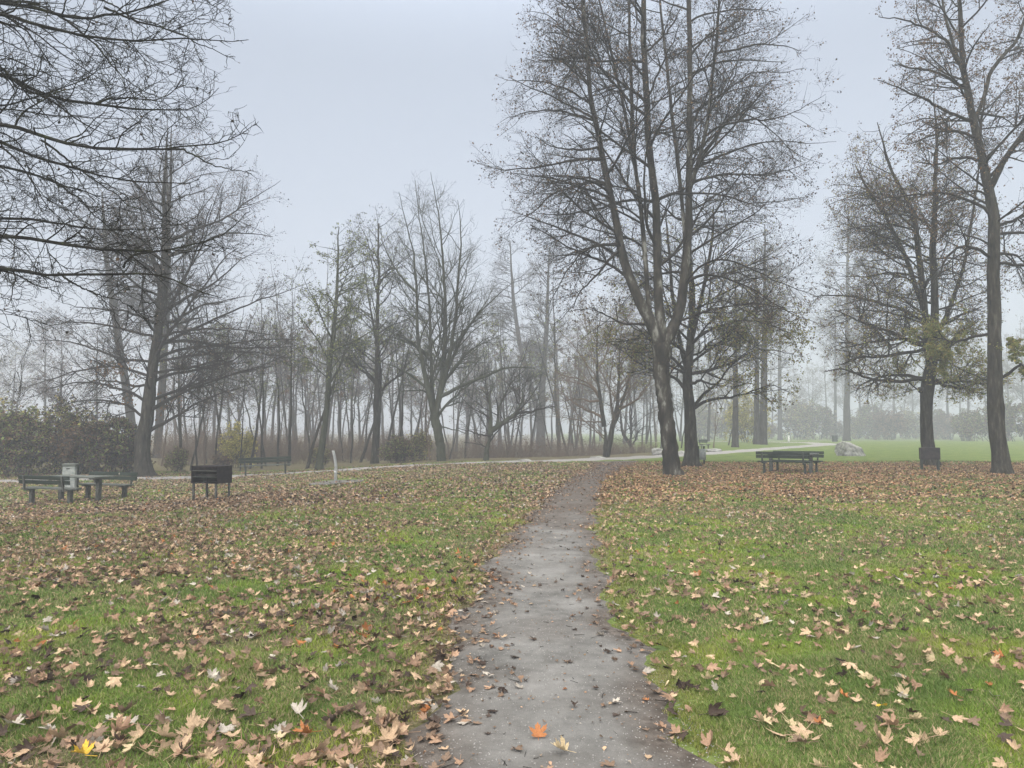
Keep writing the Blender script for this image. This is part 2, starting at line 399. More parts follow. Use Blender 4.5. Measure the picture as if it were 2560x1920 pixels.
def px_env(D, prof, x0=None, depth=.85, yc=None):
    """crown envelope from a profile [(py, left px, right px)] at distance D"""
    pr = sorted([(P(0, py, D)[2], P(l, py, D)[0], P(r, py, D)[0]) for py, l, r in prof])
    z, xl, xr = np.array(pr).T; yc = D if yc is None else yc
    def env(p):
        a = np.interp(p[:, 2], z, xl); b = np.interp(p[:, 2], z, xr)
        c = (a+b)/2; h = (b-a)/2+.05
        v = ((p[:, 0]-c)/h)**2+((p[:, 1]-yc)/(h*depth))**2
        return v+4*np.maximum(0, z[0]-p[:, 2]-.6)+4*np.maximum(0, p[:, 2]-z[-1])
    return env
def auto_limbs(stems, env, dens, ang=(45, 75), trop=(-.1, .25), t0=.25, center=None, wob=.10, K=12, lmax=8, frac=.95, rf=.5, zlow=None, minl=.6):
    ps, ds, rs = [], [], []
    for pts, rad in stems:
        L = np.linalg.norm(np.diff(pts, axis=0), axis=1).sum(); n = int(L*dens*(1-t0))
        t = t0+(1-t0)*(np.arange(n)+rng.random(n))/max(n, 1)
        p, tg, r = sample(pts[None], rad[None], np.zeros(n, int), np.clip(t, 0, .995))
        az = rng.random(n)*2*PI
        h = np.stack([np.cos(az), np.sin(az), np.zeros(n)], -1)
        if center is not None:
            o = p-center; o[:, 2] = 0; h = unit(h+.9*np.minimum(1, np.linalg.norm(o, axis=1, keepdims=True))*unit(o))
        a = np.radians(rng.uniform(*ang, n))[:, None]
        d = unit(tg*np.cos(a)+h*np.sin(a))
        ps.append(p); ds.append(d); rs.append(r)
    p, d, r = np.concatenate(ps), np.concatenate(ds), np.concatenate(rs)
    hd = d*[1, 1, .5]; L = np.full(len(p), .5)
    alive = np.ones(len(p), bool)
    for s in np.arange(.5, lmax, .25):
        out = env(p+hd*s) > 1; alive &= ~out; L = np.where(alive, s, L)
    L = L*rng.uniform(.75, 1.0, len(p))*frac
    k = L > minl; p, d, r, L = p[k], d[k], r[k], L[k]
    zr = (p[:, 2]-p[:, 2].min())/(np.ptp(p[:, 2])+1e-6)
    tr = trop[0]+(trop[1]-trop[0])*zr
    return run(p, d, L, np.minimum(r*rf, L*.011+.010), K, tr, wob, .2)

def build_tree(name, label, cat, base, stems, limbs, env, o, group=None, mats=('bark', 'twig'), leaves=None):
    """stems/limbs in world coordinates: lists of (pts, radii)"""
    base = np.asarray(base, float)
    root = empty(name, base, label=label, cat=cat, group=group)
    # join every stem and limb to the wood it grows from
    def snap(p, pool):
        dd = np.linalg.norm((pool-p[0])*[1, .3, 1], axis=1); tgt = pool[dd.argmin()]
        u = np.linspace(0, 1, len(p))[:, None]; return p+(tgt-p[0])*np.clip(1-u/.5, 0, 1)**1.5
    ns = [stems[0]]
    for p, r in stems[1:]:
        ns.append((p if len(p) < 8 else snap(p, np.concatenate([a for a, _ in ns])), r))
    stems = ns; pool = np.concatenate([catmull(a, 120)*1. for a, _ in stems])
    limbs = [(snap(catmull(p, 20), pool), np.interp(np.linspace(0, 1, 20), np.linspace(0, 1, len(r)), r)) for p, r in limbs]
    # trunk
    V, Q = [], []; off = 0
    for k, (p, r) in enumerate(stems):
        v, q_ = tubes(p[None], r[None], 18 if r[0] > .1 else 8, .05)
        V.append(v); Q.append(q_+off); off += len(v)
    link('trunk', make_mesh('trunk', np.concatenate(V)-base, np.concatenate(Q), M[mats[0]]), root)
    # limbs
    LP, LR = [], []
    for p, r in limbs: LP.append(catmull(p, 20)); LR.append(np.interp(np.linspace(0, 1, 20), np.linspace(0, 1, len(r)), r))
    sets = []
    if LP:
        LP = np.array(LP); jit = rng.normal(0, .035, LP.shape); jit[:, 0] = 0; LP = LP+np.cumsum(jit, 1)*np.array([1, 1, .8])
        sets.append((LP, np.array(LR)))
    env2 = lambda q_: env(np.stack([q_[:, 0], base[1]+(q_[:, 1]-base[1])*.45, q_[:, 2]], -1))
    if o.get('auto'):
        a = auto_limbs(stems, env, **o['auto']); sets.append(a)
    V, Q, off = [], [], 0
    tips = []
    def add(Pt, R, s):
        nonlocal off
        v, q_ = tubes(Pt, R, s); V.append(v); Q.append(q_+off); off += len(v)
    f = o.get('fine', 1.)
    for si, (Pt, R) in enumerate(sets):
        for i in range(len(Pt)):   # organic wobble of traced limbs
            pass
        add(Pt, R, 7)
        L1 = children(Pt, R, o.get('d1', 2.2), o.get('a1', (35, 65)), lambda L, t: L*o.get('l1', .42)*(1.15-.75*t)+.25, .6, 7, o.get('trop', .1), o.get('wob', .13), t0=o.get('t0', .12), env=(env2 if si == 0 and LP is not None and len(LP) else env), lenmax=o.get('m1', 2.6))
        add(*L1, 5)
        L2 = children(*L1, o.get('d2', 4.5)*f, (30, 65), lambda L, t: L*o.get('l2', .45)*(1.1-.6*t)+.15, .6, 5, o.get('trop2', .15), o.get('wob', .13)*1.3, t0=.1, env=(env2 if si == 0 and LP is not None and len(LP) else env), lenmax=1.2, minr=o.get('r2', .004))
        add(*L2, 3)
        L3 = children(*L2, o.get('d3', 6)*f, (30, 70), lambda L, t: .10+L*.32, .7, 4, o.get('trop3', .1), .22, t0=.1, minr=o.get('r3', .0028), tip=.5, lenmax=.45)
        add(*L3, 3)
        tips.append(L3[0][:, -1]); tips.append(L2[0][:, -1]); tips.append(L3[0][:, 1])
        if o.get('d4'):
            L4 = children(*L3, o['d4']*f, (30, 70), lambda L, t: .05+L*.35, .8, 3, 0, .25, t0=.2, minr=o.get('r3', .0028)*.8, tip=.6)
            add(*L4, 3); tips.append(L4[0][:, -1])
    crown = link('crown', make_mesh('crown', np.concatenate(V)-base, np.concatenate(Q), M[mats[1]]), root)
    if leaves:
        T = np.concatenate(tips)
        Vs, Fs, Cs, oo = [], [], [], 0
        for spec in leaves:
            n, size, cols = spec[:3]; w = np.ones(len(T))
            if len(spec) > 3: w = spec[3](T)
            w = np.maximum(w, 0)
            ww = w*(.45+1.1*vnoise(T[:, 0]+T[:, 1]*.5, T[:, 2], .9, 5)**2); ww /= ww.sum()
            pidx = rng.choice(len(T), n, p=ww)
            v, fc, c = leaf_cards(T[pidx]+rng.normal(0, .04, (n, 3)), size, pick(cols, n))
            Vs.append(v); Fs.append(fc+oo); Cs.append(c); oo += len(v)
        link('foliage', make_mesh('foliage', np.concatenate(Vs)-base, np.concatenate(Fs), M['tree_leaf'], smooth=False, col=np.concatenate(Cs)), crown)
    return root
def px_line(pts, D, dep=0., r=(5, 3), n=None, sink=None):
    """polyline [(px,py[,depth offset])] -> (world pts, radii) ; r in photo pixels"""
    out = []
    m = len(pts)
    for k, q_ in enumerate(pts):
        dd = q_[2] if len(q_) > 2 else dep*k/(m-1)
        out.append(P(q_[0], q_[1], D+dd))
    out = np.array(out)
    if len(r) == 3 and m > 3: r = (r[0], r[1]*.9, r[1]*.5, .35)
    rr = np.interp(np.linspace(0, 1, m), np.linspace(0, 1, len(r)), r)*D/F
    return out, rr
def stem(pts, D, r, n=26, flare=0., dep=0.):
    p, rr = px_line(pts, D, dep, r)
    a = catmull(np.concatenate([p, rr[:, None]], 1), n)
    p, rr = a[:, :3].copy(), a[:, 3]
    j = np.cumsum(rng.normal(0, .024, (n, 2)), 0); j -= j[0]; p[1:, :2] += j[1:]*np.linspace(0, 1, n)[1:, None]**.5*(1 if n > 20 else 0)
    if flare:
        h = p[:, 2]-p[0, 2]; rr = rr*(1+flare*np.exp(-np.maximum(h, 0)/.28))
    return p, rr
def C7(*a): return [(x*.458, y*.458) for x, y in a]
def C2(*a): return [(1150+x*.452, y*.452) for x, y in a]
def C3(*a): return [(1150+x*.4295, 600+y*.4295) for x, y in a]
def C8(*a): return [(x*.4068, 600+y*.4068) for x, y in a]
def C9(*a): return [(x*.2893, y*.2893) for x, y in a]
def C10(*a): return [(x*.2893, 350+y*.2893) for x, y in a]
def C4(*a): return [(1900+x*.5424, y*.5424) for x, y in a]
def C6(*a): return [(2000+x*.2532, 840+y*.2532) for x, y in a]
def sink(p): p = list(p); return [(p[0][0], p[0][1]+12)]+p

def main_tree():
    D = 27.
    st = [stem([(1684, 1200)]+C3((1240, 1360), (1200, 1050), (1165, 850), (1152, 720), (1165, 610)), D, (23, 20, 19, 18, 21, 23), 40, .5),
          stem(C3((1150, 640), (1110, 520), (1040, 380), (985, 270))+C2((890, 1400), (850, 1150), (800, 950), (760, 700), (725, 500), (710, 200), (695, 0), (680, -400), (650, -900)), D, (15, 15, 14, 12, 10, 8.5, 7.5, 6.5, 5.5, 5, 4.5, 3.2, 1.5), 34, dep=-1.0),
          stem([(1600, 790)]+C2((1000, 1640), (980, 1200), (945, 900), (940, 700), (925, 300), (915, 0), (900, -500), (880, -800)), D, (7, 6.5, 6, 5, 5, 4, 3.5, 2, 1), 28, dep=1.2),
          stem(C3((1165, 640), (1155, 450))+C2((1085, 1640), (1075, 1100), (1040, 800), (1035, 500), (1015, 200), (1020, 0), (1030, -500), (1020, -1000)), D, (15, 12, 11, 9.5, 8.5, 8, 7, 6, 4, 1.5), 34),
          stem(C3((1180, 640), (1225, 560), (1280, 460), (1300, 380))+C2((1240, 1560), (1270, 1300), (1275, 1000), (1275, 700), (1270, 400), (1260, 0), (1250, -400), (1260, -900)), D, (15, 15, 13, 12, 11, 10, 8, 7.5, 6.5, 5.5, 4, 1.5), 34, dep=.6),
          stem(C2((1240, 1400), (1230, 1200), (1190, 800), (1160, 450), (1130, 200), (1120, 0), (1100, -500)), D, (6, 5, 5, 4, 3.5, 3, 1), 24, dep=1.5),
          stem(C2((1300, 1060), (1340, 900), (1375, 700), (1385, 400), (1405, 200), (1415, 0), (1440, -500)), D, (6, 5.5, 4.5, 4, 3.5, 3, 1.2), 24, dep=-.8),
          stem(C2((935, 900), (900, 600), (840, 300), (770, 0), (700, -300)), D, (4.5, 4, 3.5, 2.5, 1.2), 20, dep=.8)]
    Ls = [C2((740, 700), (650, 640), (500, 590), (330, 590), (250, 610), (180, 650)), C2((780, 920), (700, 900), (560, 905), (400, 935), (250, 940), (140, 915), (80, 900)),
          C2((790, 1040), (720, 985), (600, 1000), (470, 1050), (350, 1080)), C2((800, 1060), (700, 1010), (560, 1045), (450, 1090), (330, 1200), (200, 1280)),
          C2((720, 600), (640, 520), (520, 470), (380, 460), (240, 430)), C2((870, 1380), (780, 1350), (700, 1370), (620, 1440), (560, 1560), (500, 1700)),
          C2((690, 130), (600, 60), (500, -20), (400, -60)), C2((690, 350), (600, 330), (500, 300), (380, 240)), C2((700, 240), (560, 180), (450, 90), (340, 80)),
          C2((870, 1400), (800, 1450), (720, 1540), (640, 1640), (560, 1760), (500, 1800)),
          C2((1340, 940), (1400, 880), (1500, 840), (1620, 790), (1750, 760), (1900, 770), (2050, 760)), C2((1385, 770), (1450, 715), (1600, 670), (1750, 650), (1900, 590), (2030, 490)),
          C2((1320, 1010), (1400, 965), (1550, 960), (1700, 970), (1850, 930), (1980, 860)), C2((1080, 1120), (1150, 1065), (1300, 1060), (1500, 1080), (1650, 1110), (1800, 1100), (1950, 1050)),
          C2((1290, 680), (1380, 560), (1480, 490), (1600, 400), (1800, 420), (1930, 390)), C2((1390, 340), (1480, 300), (1620, 250), (1750, 260), (1890, 300)),
          C2((1275, 280), (1340, 180), (1500, 60), (1650, -40)), C2((1230, 1580), (1300, 1480), (1420, 1430), (1600, 1500), (1800, 1600), (1950, 1640)),
          C3((1310, 260), (1400, 190), (1550, 210), (1750, 290), (1900, 380), (2050, 450), (2150, 490)), C3((1320, 530), (1430, 440), (1520, 380), (1650, 350), (1800, 380), (1950, 420)),
          C3((1060, 520), (960, 500), (880, 430), (760, 400), (640, 420)), C2((720, 850), (600, 850), (480, 780), (400, 700)),
          C2((1340, 900), (1440, 720), (1520, 600), (1700, 700), (1850, 860), (1990, 900)), C2((1040, 560), (1120, 350), (1200, 200), (1290, 60)),
          C2((1060, 300), (1150, 180), (1230, 20))]
    lim = []
    for k, l in enumerate(Ls):
        lim.append(px_line(l, D, (-1) ** k*(1.0+.5*(k % 4)), (4.6 if k in (1, 3, 5, 9, 10, 13, 18) else 3.4, 2.6, 1.0)))
    env = px_env(D, [(-520, 1480, 1780), (-250, 1370, 1880), (0, 1300, 1960), (120, 1265, 1990), (280, 1215, 2055), (400, 1180, 2080), (500, 1240, 2060), (700, 1230, 2050), (820, 1290, 1990), (900, 1400, 1800)], depth=.8)
    return build_tree('deciduous_tree', 'large many-stemmed tree with lichen-spotted leaning trunk beside the footpath', 'tree', G(1682, 1190), st, lim, env,
        dict(auto=dict(dens=1.5, center=P(1660, 500, D), trop=(-.25, .25), t0=.12, lmax=6, frac=.9), d1=3.2, d2=6, d3=6.5, trop=-.05, trop2=.1, l1=.36, m1=1.9), mats=('bark_lichen', 'twig'),
        leaves=[(26000, .068, ['grey', 'brown'])])
main_tree()

def second_tree():
    D = 34.
    st = [stem([(1730, 1172)]+C3((1345, 1310), (1345, 1100), (1342, 1000), (1322, 850), (1325, 700), (1335, 500), (1335, 350), (1330, 150), (1320, -100), (1318, -280)), D, (20, 17, 15, 14, 12, 11, 9, 8, 6, 4, 1), 36, .45),
          stem(C3((1330, 760), (1260, 500), (1230, 250), (1200, 0), (1190, -200)), D, (6, 5, 4, 3, 1), 22, dep=1.5),
          stem(C3((1340, 620), (1400, 380), (1450, 150), (1480, -80), (1490, -200)), D, (6, 5, 4, 3, 1), 22, dep=1.)]
    Ls = [C3((1360, 1010), (1400, 920), (1480, 870), (1560, 790), (1620, 690), (1740, 620), (1800, 520)), C3((1385, 1000), (1440, 935), (1560, 915), (1600, 925), (1650, 885), (1760, 845), (1850, 840), (1900, 870)),
          C3((1310, 880), (1270, 800), (1235, 770), (1120, 740), (980, 650), (860, 560)), C3((1310, 790), (1230, 690), (1150, 640), (1000, 520), (850, 430)), C3((1345, 780), (1450, 760), (1560, 740), (1700, 650), (1850, 650), (2000, 690)),
          C3((1345, 850), (1420, 810), (1500, 850), (1600, 850), (1630, 790)), C3((1330, 680), (1250, 600), (1100, 560), (950, 600), (800, 620)), C3((1340, 600), (1480, 520), (1640, 460), (1800, 500), (1960, 560))]
    lim = [px_line(l, D, (-1) ** k*(.8+.7*(k % 3)), (5, 3.4, 1.2)) for k, l in enumerate(Ls)]
    env = px_env(D, [(450, 1620, 1820), (560, 1480, 1930), (700, 1420, 1990), (850, 1390, 2015), (930, 1450, 2000), (985, 1560, 1960)], depth=.8)
    low = lambda T: np.clip((P(0, 700, D)[2]-T[:, 2])/2+.3, .15, 1.3)
    return build_tree('deciduous_tree', 'shorter tree with olive leaves and a litter bin against its trunk', 'tree', G(1728, 1163), st, lim, env,
        dict(auto=dict(dens=2.2, center=P(1725, 700, D), trop=(-.1, .3), t0=.3, lmax=6.5), d1=3., d2=5.5, d3=6, trop=.0, l1=.38, m1=2.2), leaves=[(17000, .08, ['olive', 'brown', 'green', 'olive'], low), (7000, .065, ['grey', 'brown'])])
second_tree()

def burled_tree():
    D = 34.
    st = [stem([(2330, 1172), (2326, 1160), (2316, 1090), (2313, 1040), (2312, 990), (2318, 960), (2322, 925), (2330, 880)]+C4((800, 1450), (790, 1200), (795, 1000), (800, 700), (790, 540), (780, 440)), D, (19, 17, 14, 13.5, 14, 19, 14, 11, 9, 8, 6, 4, 2, 1), 40, .45),
          stem([(2318, 935), (2310, 850)]+C4((740, 1300), (700, 980), (640, 880), (580, 750), (540, 560)), D, (9, 8, 7, 6, 4, 3, 1), 26, dep=-1.2),
          stem([(2305, 790)]+C4((660, 1150), (560, 980), (480, 860), (430, 760)), D, (6, 5, 4, 3, 1), 22, dep=1.),
          stem([(2330, 860)]+C4((860, 1450), (930, 1250), (960, 1050), (1000, 800), (1000, 640)), D, (6, 5, 4, 3.4, 2, 1), 22, dep=1.2),
          (lambda a: (a[0], a[1]*np.array([.3, .75, .95, 1, .85, .4])))(stem([(2318, 985), (2311, 980), (2304, 975), (2299, 973), (2297, 972), (2295, 971)], D, (9, 9), 6))]
    Ls = [C6((1210, 430), (1120, 380), (980, 390), (850, 380), (700, 420), (590, 440), (560, 520)), C6((1205, 455), (1100, 430), (940, 470), (800, 460), (650, 420), (500, 330), (380, 310), (220, 350)),
          C6((1335, 500), (1430, 430), (1560, 415), (1700, 445), (1870, 450), (2050, 440)), C6((1500, 450), (1560, 520), (1670, 530), (1690, 440), (1800, 370), (1900, 300)),
          C6((1250, 80), (1040, 30), (900, 40), (760, 30), (600, 60), (400, 110)), C6((1250, 120), (1040, 150), (850, 210), (600, 190), (450, 220), (300, 290)), C6((1300, 200), (1450, 60), (1600, -80), (1800, -160)),
          [(2310, 870), (2240, 830), (2160, 800), (2080, 770)], [(2305, 800), (2220, 760), (2130, 740), (2030, 745)], [(2320, 840), (2400, 800), (2470, 770)]]
    lim = [px_line(l, D, (-1) ** k*(.6+.6*(k % 3)), (4.6, 4.0, 2.6, 1.0)) for k, l in enumerate(Ls)]
    env = px_env(D, [(270, 2170, 2330), (380, 2090, 2430), (500, 2055, 2480), (620, 2040, 2520), (750, 2020, 2550), (870, 2020, 2540), (960, 2080, 2500)], depth=.8)
    low = lambda T: np.clip((P(0, 790, D)[2]-T[:, 2])/1.6+.2, .03, 1)*np.where(T[:, 0] > P(2200, 900, D)[0], 1, .1)
    return build_tree('deciduous_tree', 'tree with a burl below its fork and a dark grill in front of its trunk', 'tree', G(2322, 1163), st, lim, env,
        dict(auto=dict(dens=3.2, center=P(2320, 600, D), trop=(-.2, .1), t0=.28, lmax=7, ang=(50, 80), wob=.13), d1=3.4, d2=6.5, d3=6.5, trop=-.06, l1=.40, m1=2.2), leaves=[(24000, .07, ['brown', 'brown', 'rust', 'olive']), (8000, .085, ['olive', 'green'], low)])
burled_tree()

def edge_tree():
    D = 28.
    st = [stem([(2508, 1203)]+C6((2000, 1390), (1960, 1000), (1930, 700), (1930, 300))+C4((1090, 1500), (1085, 1200), (1100, 1050), (1080, 900), (1040, 700), (1010, 550), (960, 330), (950, 200), (940, 0), (930, -300), (920, -600)), D, (23, 20, 18, 17, 16.5, 15, 14, 14, 12, 10, 9, 7, 6, 5, 3, 1), 44, .45),
          stem(C4((1105, 900), (1150, 750), (1217, 640), (1290, 480), (1350, 200), (1380, -100)), D, (8, 7, 6, 5, 3, 1), 24, dep=-1.),
          stem(C4((1030, 560), (1060, 450), (1080, 320), (1200, 180), (1260, 0), (1290, -200)), D, (6, 5, 5, 4, 3, 1), 24, dep=1.),
          stem(C4((960, 330), (900, 200), (850, 60), (820, -150), (800, -350)), D, (4.5, 4, 3, 2, 1), 20, dep=.8)]
    Ls = [C4((1060, 1000), (970, 930), (850, 880), (720, 880), (600, 890), (520, 910)), C4((1060, 1190), (1000, 1140), (920, 1130), (850, 1180), (780, 1280), (740, 1360)), C4((1110, 1040), (1200, 1010), (1300, 1000), (1400, 990)),
          C4((1000, 540), (900, 520), (800, 470), (700, 420), (600, 390), (560, 380)), C4((950, 280), (850, 170), (700, 100), (560, 80)), C4((1010, 620), (900, 590), (800, 600), (690, 640)), C4((1090, 1220), (1200, 1215), (1320, 1240), (1420, 1260)),
          C6((1990, 420), (2090, 330), (2140, 240), (2260, 280), (2400, 300)), C4((1090, 1540), (980, 1560), (880, 1580), (800, 1560)), C4((960, 400), (840, 330), (720, 320), (600, 310)), C4((1040, 740), (940, 720), (820, 760), (720, 740))]
    lim = [px_line(l, D, (-1) ** k*(.6+.6*(k % 3)), (4.4, 3.6, 2.4, 1.0)) for k, l in enumerate(Ls)]
    env = px_env(D, [(-420, 2320, 2560), (-200, 2250, 2680), (0, 2215, 2790), (150, 2200, 2820), (300, 2225, 2840), (500, 2225, 2840), (700, 2280, 2800), (880, 2330, 2720)], depth=.75)
    low = lambda T: np.clip((P(0, 760, D)[2]-T[:, 2])/1.0+.2, 0, 1)
    return build_tree('deciduous_tree', 'tall tree with bare leaning trunk and drooping brown seed clusters, nearest on the right', 'tree', G(2506, 1192), st, lim, env,
        dict(auto=dict(dens=2.4, center=P(2470, 400, D), trop=(-.2, .2), t0=.35, lmax=6), d1=3., d2=5.5, d3=6, trop=-.05, trop3=-.3, l1=.38, m1=2.), leaves=[(24000, .07, ['brown', 'brown', 'rust']), (7000, .08, ['olive', 'green'], low)])
edge_tree()

def left_tree():
    D = 36.
    st = [stem([(360, 1200)]+C8((882, 1430), (868, 1250), (900, 1100), (930, 850), (955, 700), (970, 600), (990, 400), (1010, 200), (1020, 0))+C7((900, 1000), (910, 800), (915, 640)), D, (24, 20, 18, 16, 13, 12, 11, 9.5, 8.5, 6.5, 4, 2.2, .7), 44, .45),
          stem(C8((1000, 650), (1040, 450), (1050, 200), (1055, 0))+C7((950, 1000), (960, 800), (965, 700)), D, (6, 5, 4.5, 4, 3, 2, 1), 26, dep=1.2)]
    Ls = [C8((930, 1200), (1050, 1130), (1150, 1050), (1200, 1010), (1350, 940), (1500, 880), (1600, 850)), C8((945, 1055), (1050, 990), (1200, 930), (1400, 860), (1650, 800), (1800, 700)),
          C8((1000, 665), (1100, 600), (1300, 500), (1500, 400), (1700, 340), (1850, 290), (1950, 260)), C8((1005, 520), (1100, 480), (1250, 410), (1400, 390), (1560, 350)), C8((1010, 440), (1080, 390), (1300, 290), (1450, 140), (1600, 60)),
          C7((930, 1330), (1100, 1250), (1250, 1190), (1400, 1090), (1550, 1010)), C8((990, 750), (1250, 700), (1450, 680), (1700, 720), (1850, 760)), C8((1000, 830), (1150, 780), (1400, 720)),
          C8((935, 600), (780, 550), (600, 500), (400, 510), (200, 540)), C8((870, 1020), (820, 950), (700, 930), (550, 900), (350, 920), (150, 1000)), C8((925, 745), (830, 740), (700, 730), (550, 650), (300, 600), (100, 640)),
          C8((960, 520), (850, 460), (700, 420), (500, 400), (300, 380)), C8((915, 850), (800, 790), (650, 770), (450, 790), (250, 850), (80, 900)), C8((990, 350), (850, 300), (650, 250), (450, 230)), C8((900, 900), (780, 880), (600, 850), (400, 890)),
          C8((1000, 180), (850, 100), (650, 60), (500, 80)), C8((870, 1100), (780, 1020), (650, 980), (450, 990), (300, 1060)), C8((960, 600), (1150, 560), (1450, 560), (1750, 620))]
    lim = [px_line(l, D, (-1) ** k*(.8+.8*(k % 4)), (5.5 if k < 6 else 3.6, 3.2, 1.0)) for k, l in enumerate(Ls)]
    env = px_env(D, [(240, 370, 470), (300, 320, 530), (370, 250, 570), (450, 170, 720), (600, 70, 765), (750, -10, 800), (900, -20, 810), (1000, 0, 760), (1070, 60, 640)], depth=.75)
    return build_tree('deciduous_tree', 'broad tree with long level limbs between the picnic benches and the grill', 'tree', G(362, 1188), st, lim, env,
        dict(auto=dict(dens=1.9, center=P(400, 600, D), ang=(45, 75), trop=(.05, .45), t0=.2, lmax=8, wob=.12), d1=2.7, d2=5.2, d3=5.5, r2=.0035, trop=.1, l1=.34, m1=2.1), leaves=[(17000, .06, ['grey', 'brown', 'grey']), (500, .12, ['rust'], lambda T: np.exp(-((T[:, 0]-P(330, 950, D)[0])**2+(T[:, 2]-P(330, 960, D)[2])**2)/.8))])
left_tree()

def gen_tree(name, label, base_px, D, pts, r, prof, seed_leaf=None, group=None, mats=('bark', 'twig'), extra=(), limbs=(), auto=None, o=None, flare=.2, depth=.85):
    st = [stem([(pts[0][0], pts[0][1]+10)]+list(pts), D, r, 30, flare)]
    for e, rr, dp in extra: st.append(stem(e, D, tuple(np.array(rr)*np.linspace(1, .55, len(rr))), 30, dep=dp))
    lim = [px_line(l, D, (-1) ** k*(.5+.6*(k % 3)), rr) for k, (l, rr) in enumerate(limbs)]
    env = px_env(D, prof, depth=depth)
    mid = prof[len(prof)//2]
    A = dict(dens=2.2, center=P((mid[1]+mid[2])/2, mid[0], D), trop=(0, .3), t0=.3, lmax=7)
    A.update(auto or {})
    oo = dict(auto=A, d1=2.6, d2=4.5, d3=4.5, r2=.006, r3=.0045, l1=.4, m1=2.2); oo.update(o or {})
    base = P(base_px[0], base_px[1], D); base[2] = float(height(base[0], base[1]))
    return build_tree(name, label, 'tree', base, st, lim, env, oo, group=group, mats=mats, leaves=seed_leaf)

# central bare tree
gen_tree('deciduous_tree', 'bare grey-green tree with many upswept stems behind the lakeside path', (1105, 1163), 41.,
    [(1105, 1163), (1102, 1100), (1098, 1060), (1095, 1035)], (13, 11, 11, 12),
    [(425, 1030, 1080), (480, 985, 1150), (560, 930, 1200), (680, 920, 1250), (800, 915, 1280), (900, 940, 1250), (980, 990, 1200)],
    extra=[([(1098, 1040), (1085, 1000), (1065, 930), (1045, 840), (1040, 740), (1035, 640), (1010, 560), (990, 480)], (9, 8, 6.5, 5, 4, 3, 2, 1), -1.2),
           ([(1096, 1035), (1085, 960), (1078, 860), (1072, 760), (1062, 640), (1050, 540), (1040, 450)], (6, 5, 4.5, 4, 3, 2, 1), 1.4),
           ([(1102, 1035), (1112, 960), (1116, 860), (1112, 760), (1105, 640), (1095, 540), (1075, 430)], (8, 7, 6, 5, 4, 2.5, 1), .5),
           ([(1108, 1030), (1125, 930), (1140, 820), (1148, 720), (1160, 620), (1150, 500)], (7, 6, 5, 4, 3, 1), -.8),
           ([(1120, 940), (1150, 860), (1190, 790), (1240, 740), (1290, 700)], (5, 4, 3, 2, 1), 1.),
           ([(1040, 740), (1000, 690), (960, 620), (940, 560)], (3.5, 3, 2, 1), .9)],
    limbs=[([(1112, 1045), (1125, 1010), (1140, 990), (1175, 965), (1220, 930), (1270, 920)], (4, 3, 1)), ([(1110, 995), (1140, 975), (1180, 960), (1230, 935), (1290, 915), (1340, 920)], (5, 4, 3, 1)),
           ([(1075, 970), (1030, 940), (980, 915), (930, 895)], (4, 3, 1)), ([(1085, 1000), (1055, 975), (1010, 975), (960, 1000)], (3, 2, 1)), ([(1112, 960), (1160, 880), (1220, 850), (1280, 830)], (4, 2.5, 1)), ([(1070, 900), (1010, 850), (950, 830)], (3.6, 2.5, 1)),
           ([(1112, 1055), (1135, 1070), (1170, 1085), (1210, 1085)], (2, 1.4, .8))],
    mats=('bark_green', 'bark_green'), auto=dict(ang=(32, 62), dens=2.2, trop=(.05, .35), t0=.12, wob=.11), o=dict(a1=(30, 55), trop=.2, trop2=.25, d2=4.2, d3=4, r2=.005, r3=.004, l1=.40, wob=.11))
# small leaning tree
gen_tree('deciduous_tree', 'small low-forking tree leaning over the path edge, next on from the bare upswept tree', (1215, 1163), 40.,
    [(1212, 1163), (1222, 1110), (1235, 1078)], (10, 9, 10), [(900, 1180, 1330), (960, 1140, 1390), (1020, 1120, 1400), (1080, 1130, 1380)],
    extra=[([(1232, 1085), (1228, 1050), (1222, 1000), (1235, 940)], (7, 5, 3, 1), .6), ([(1238, 1078), (1270, 1050), (1295, 1030), (1308, 1000), (1305, 960)], (7, 6, 5, 3, 1), -.5), ([(1240, 1070), (1250, 1020), (1280, 960), (1320, 920)], (4, 3, 2, 1), .8)],
    limbs=[([(1290, 1035), (1330, 1028), (1380, 1018)], (4, 2, 1)), ([(1218, 1090), (1180, 1085), (1140, 1070)], (2.4, 1.6, .8))], mats=('bark_green', 'twig'), auto=dict(ang=(25, 60), dens=4, t0=.1, trop=(.1, .4)), o=dict(a1=(20, 50), d3=3))
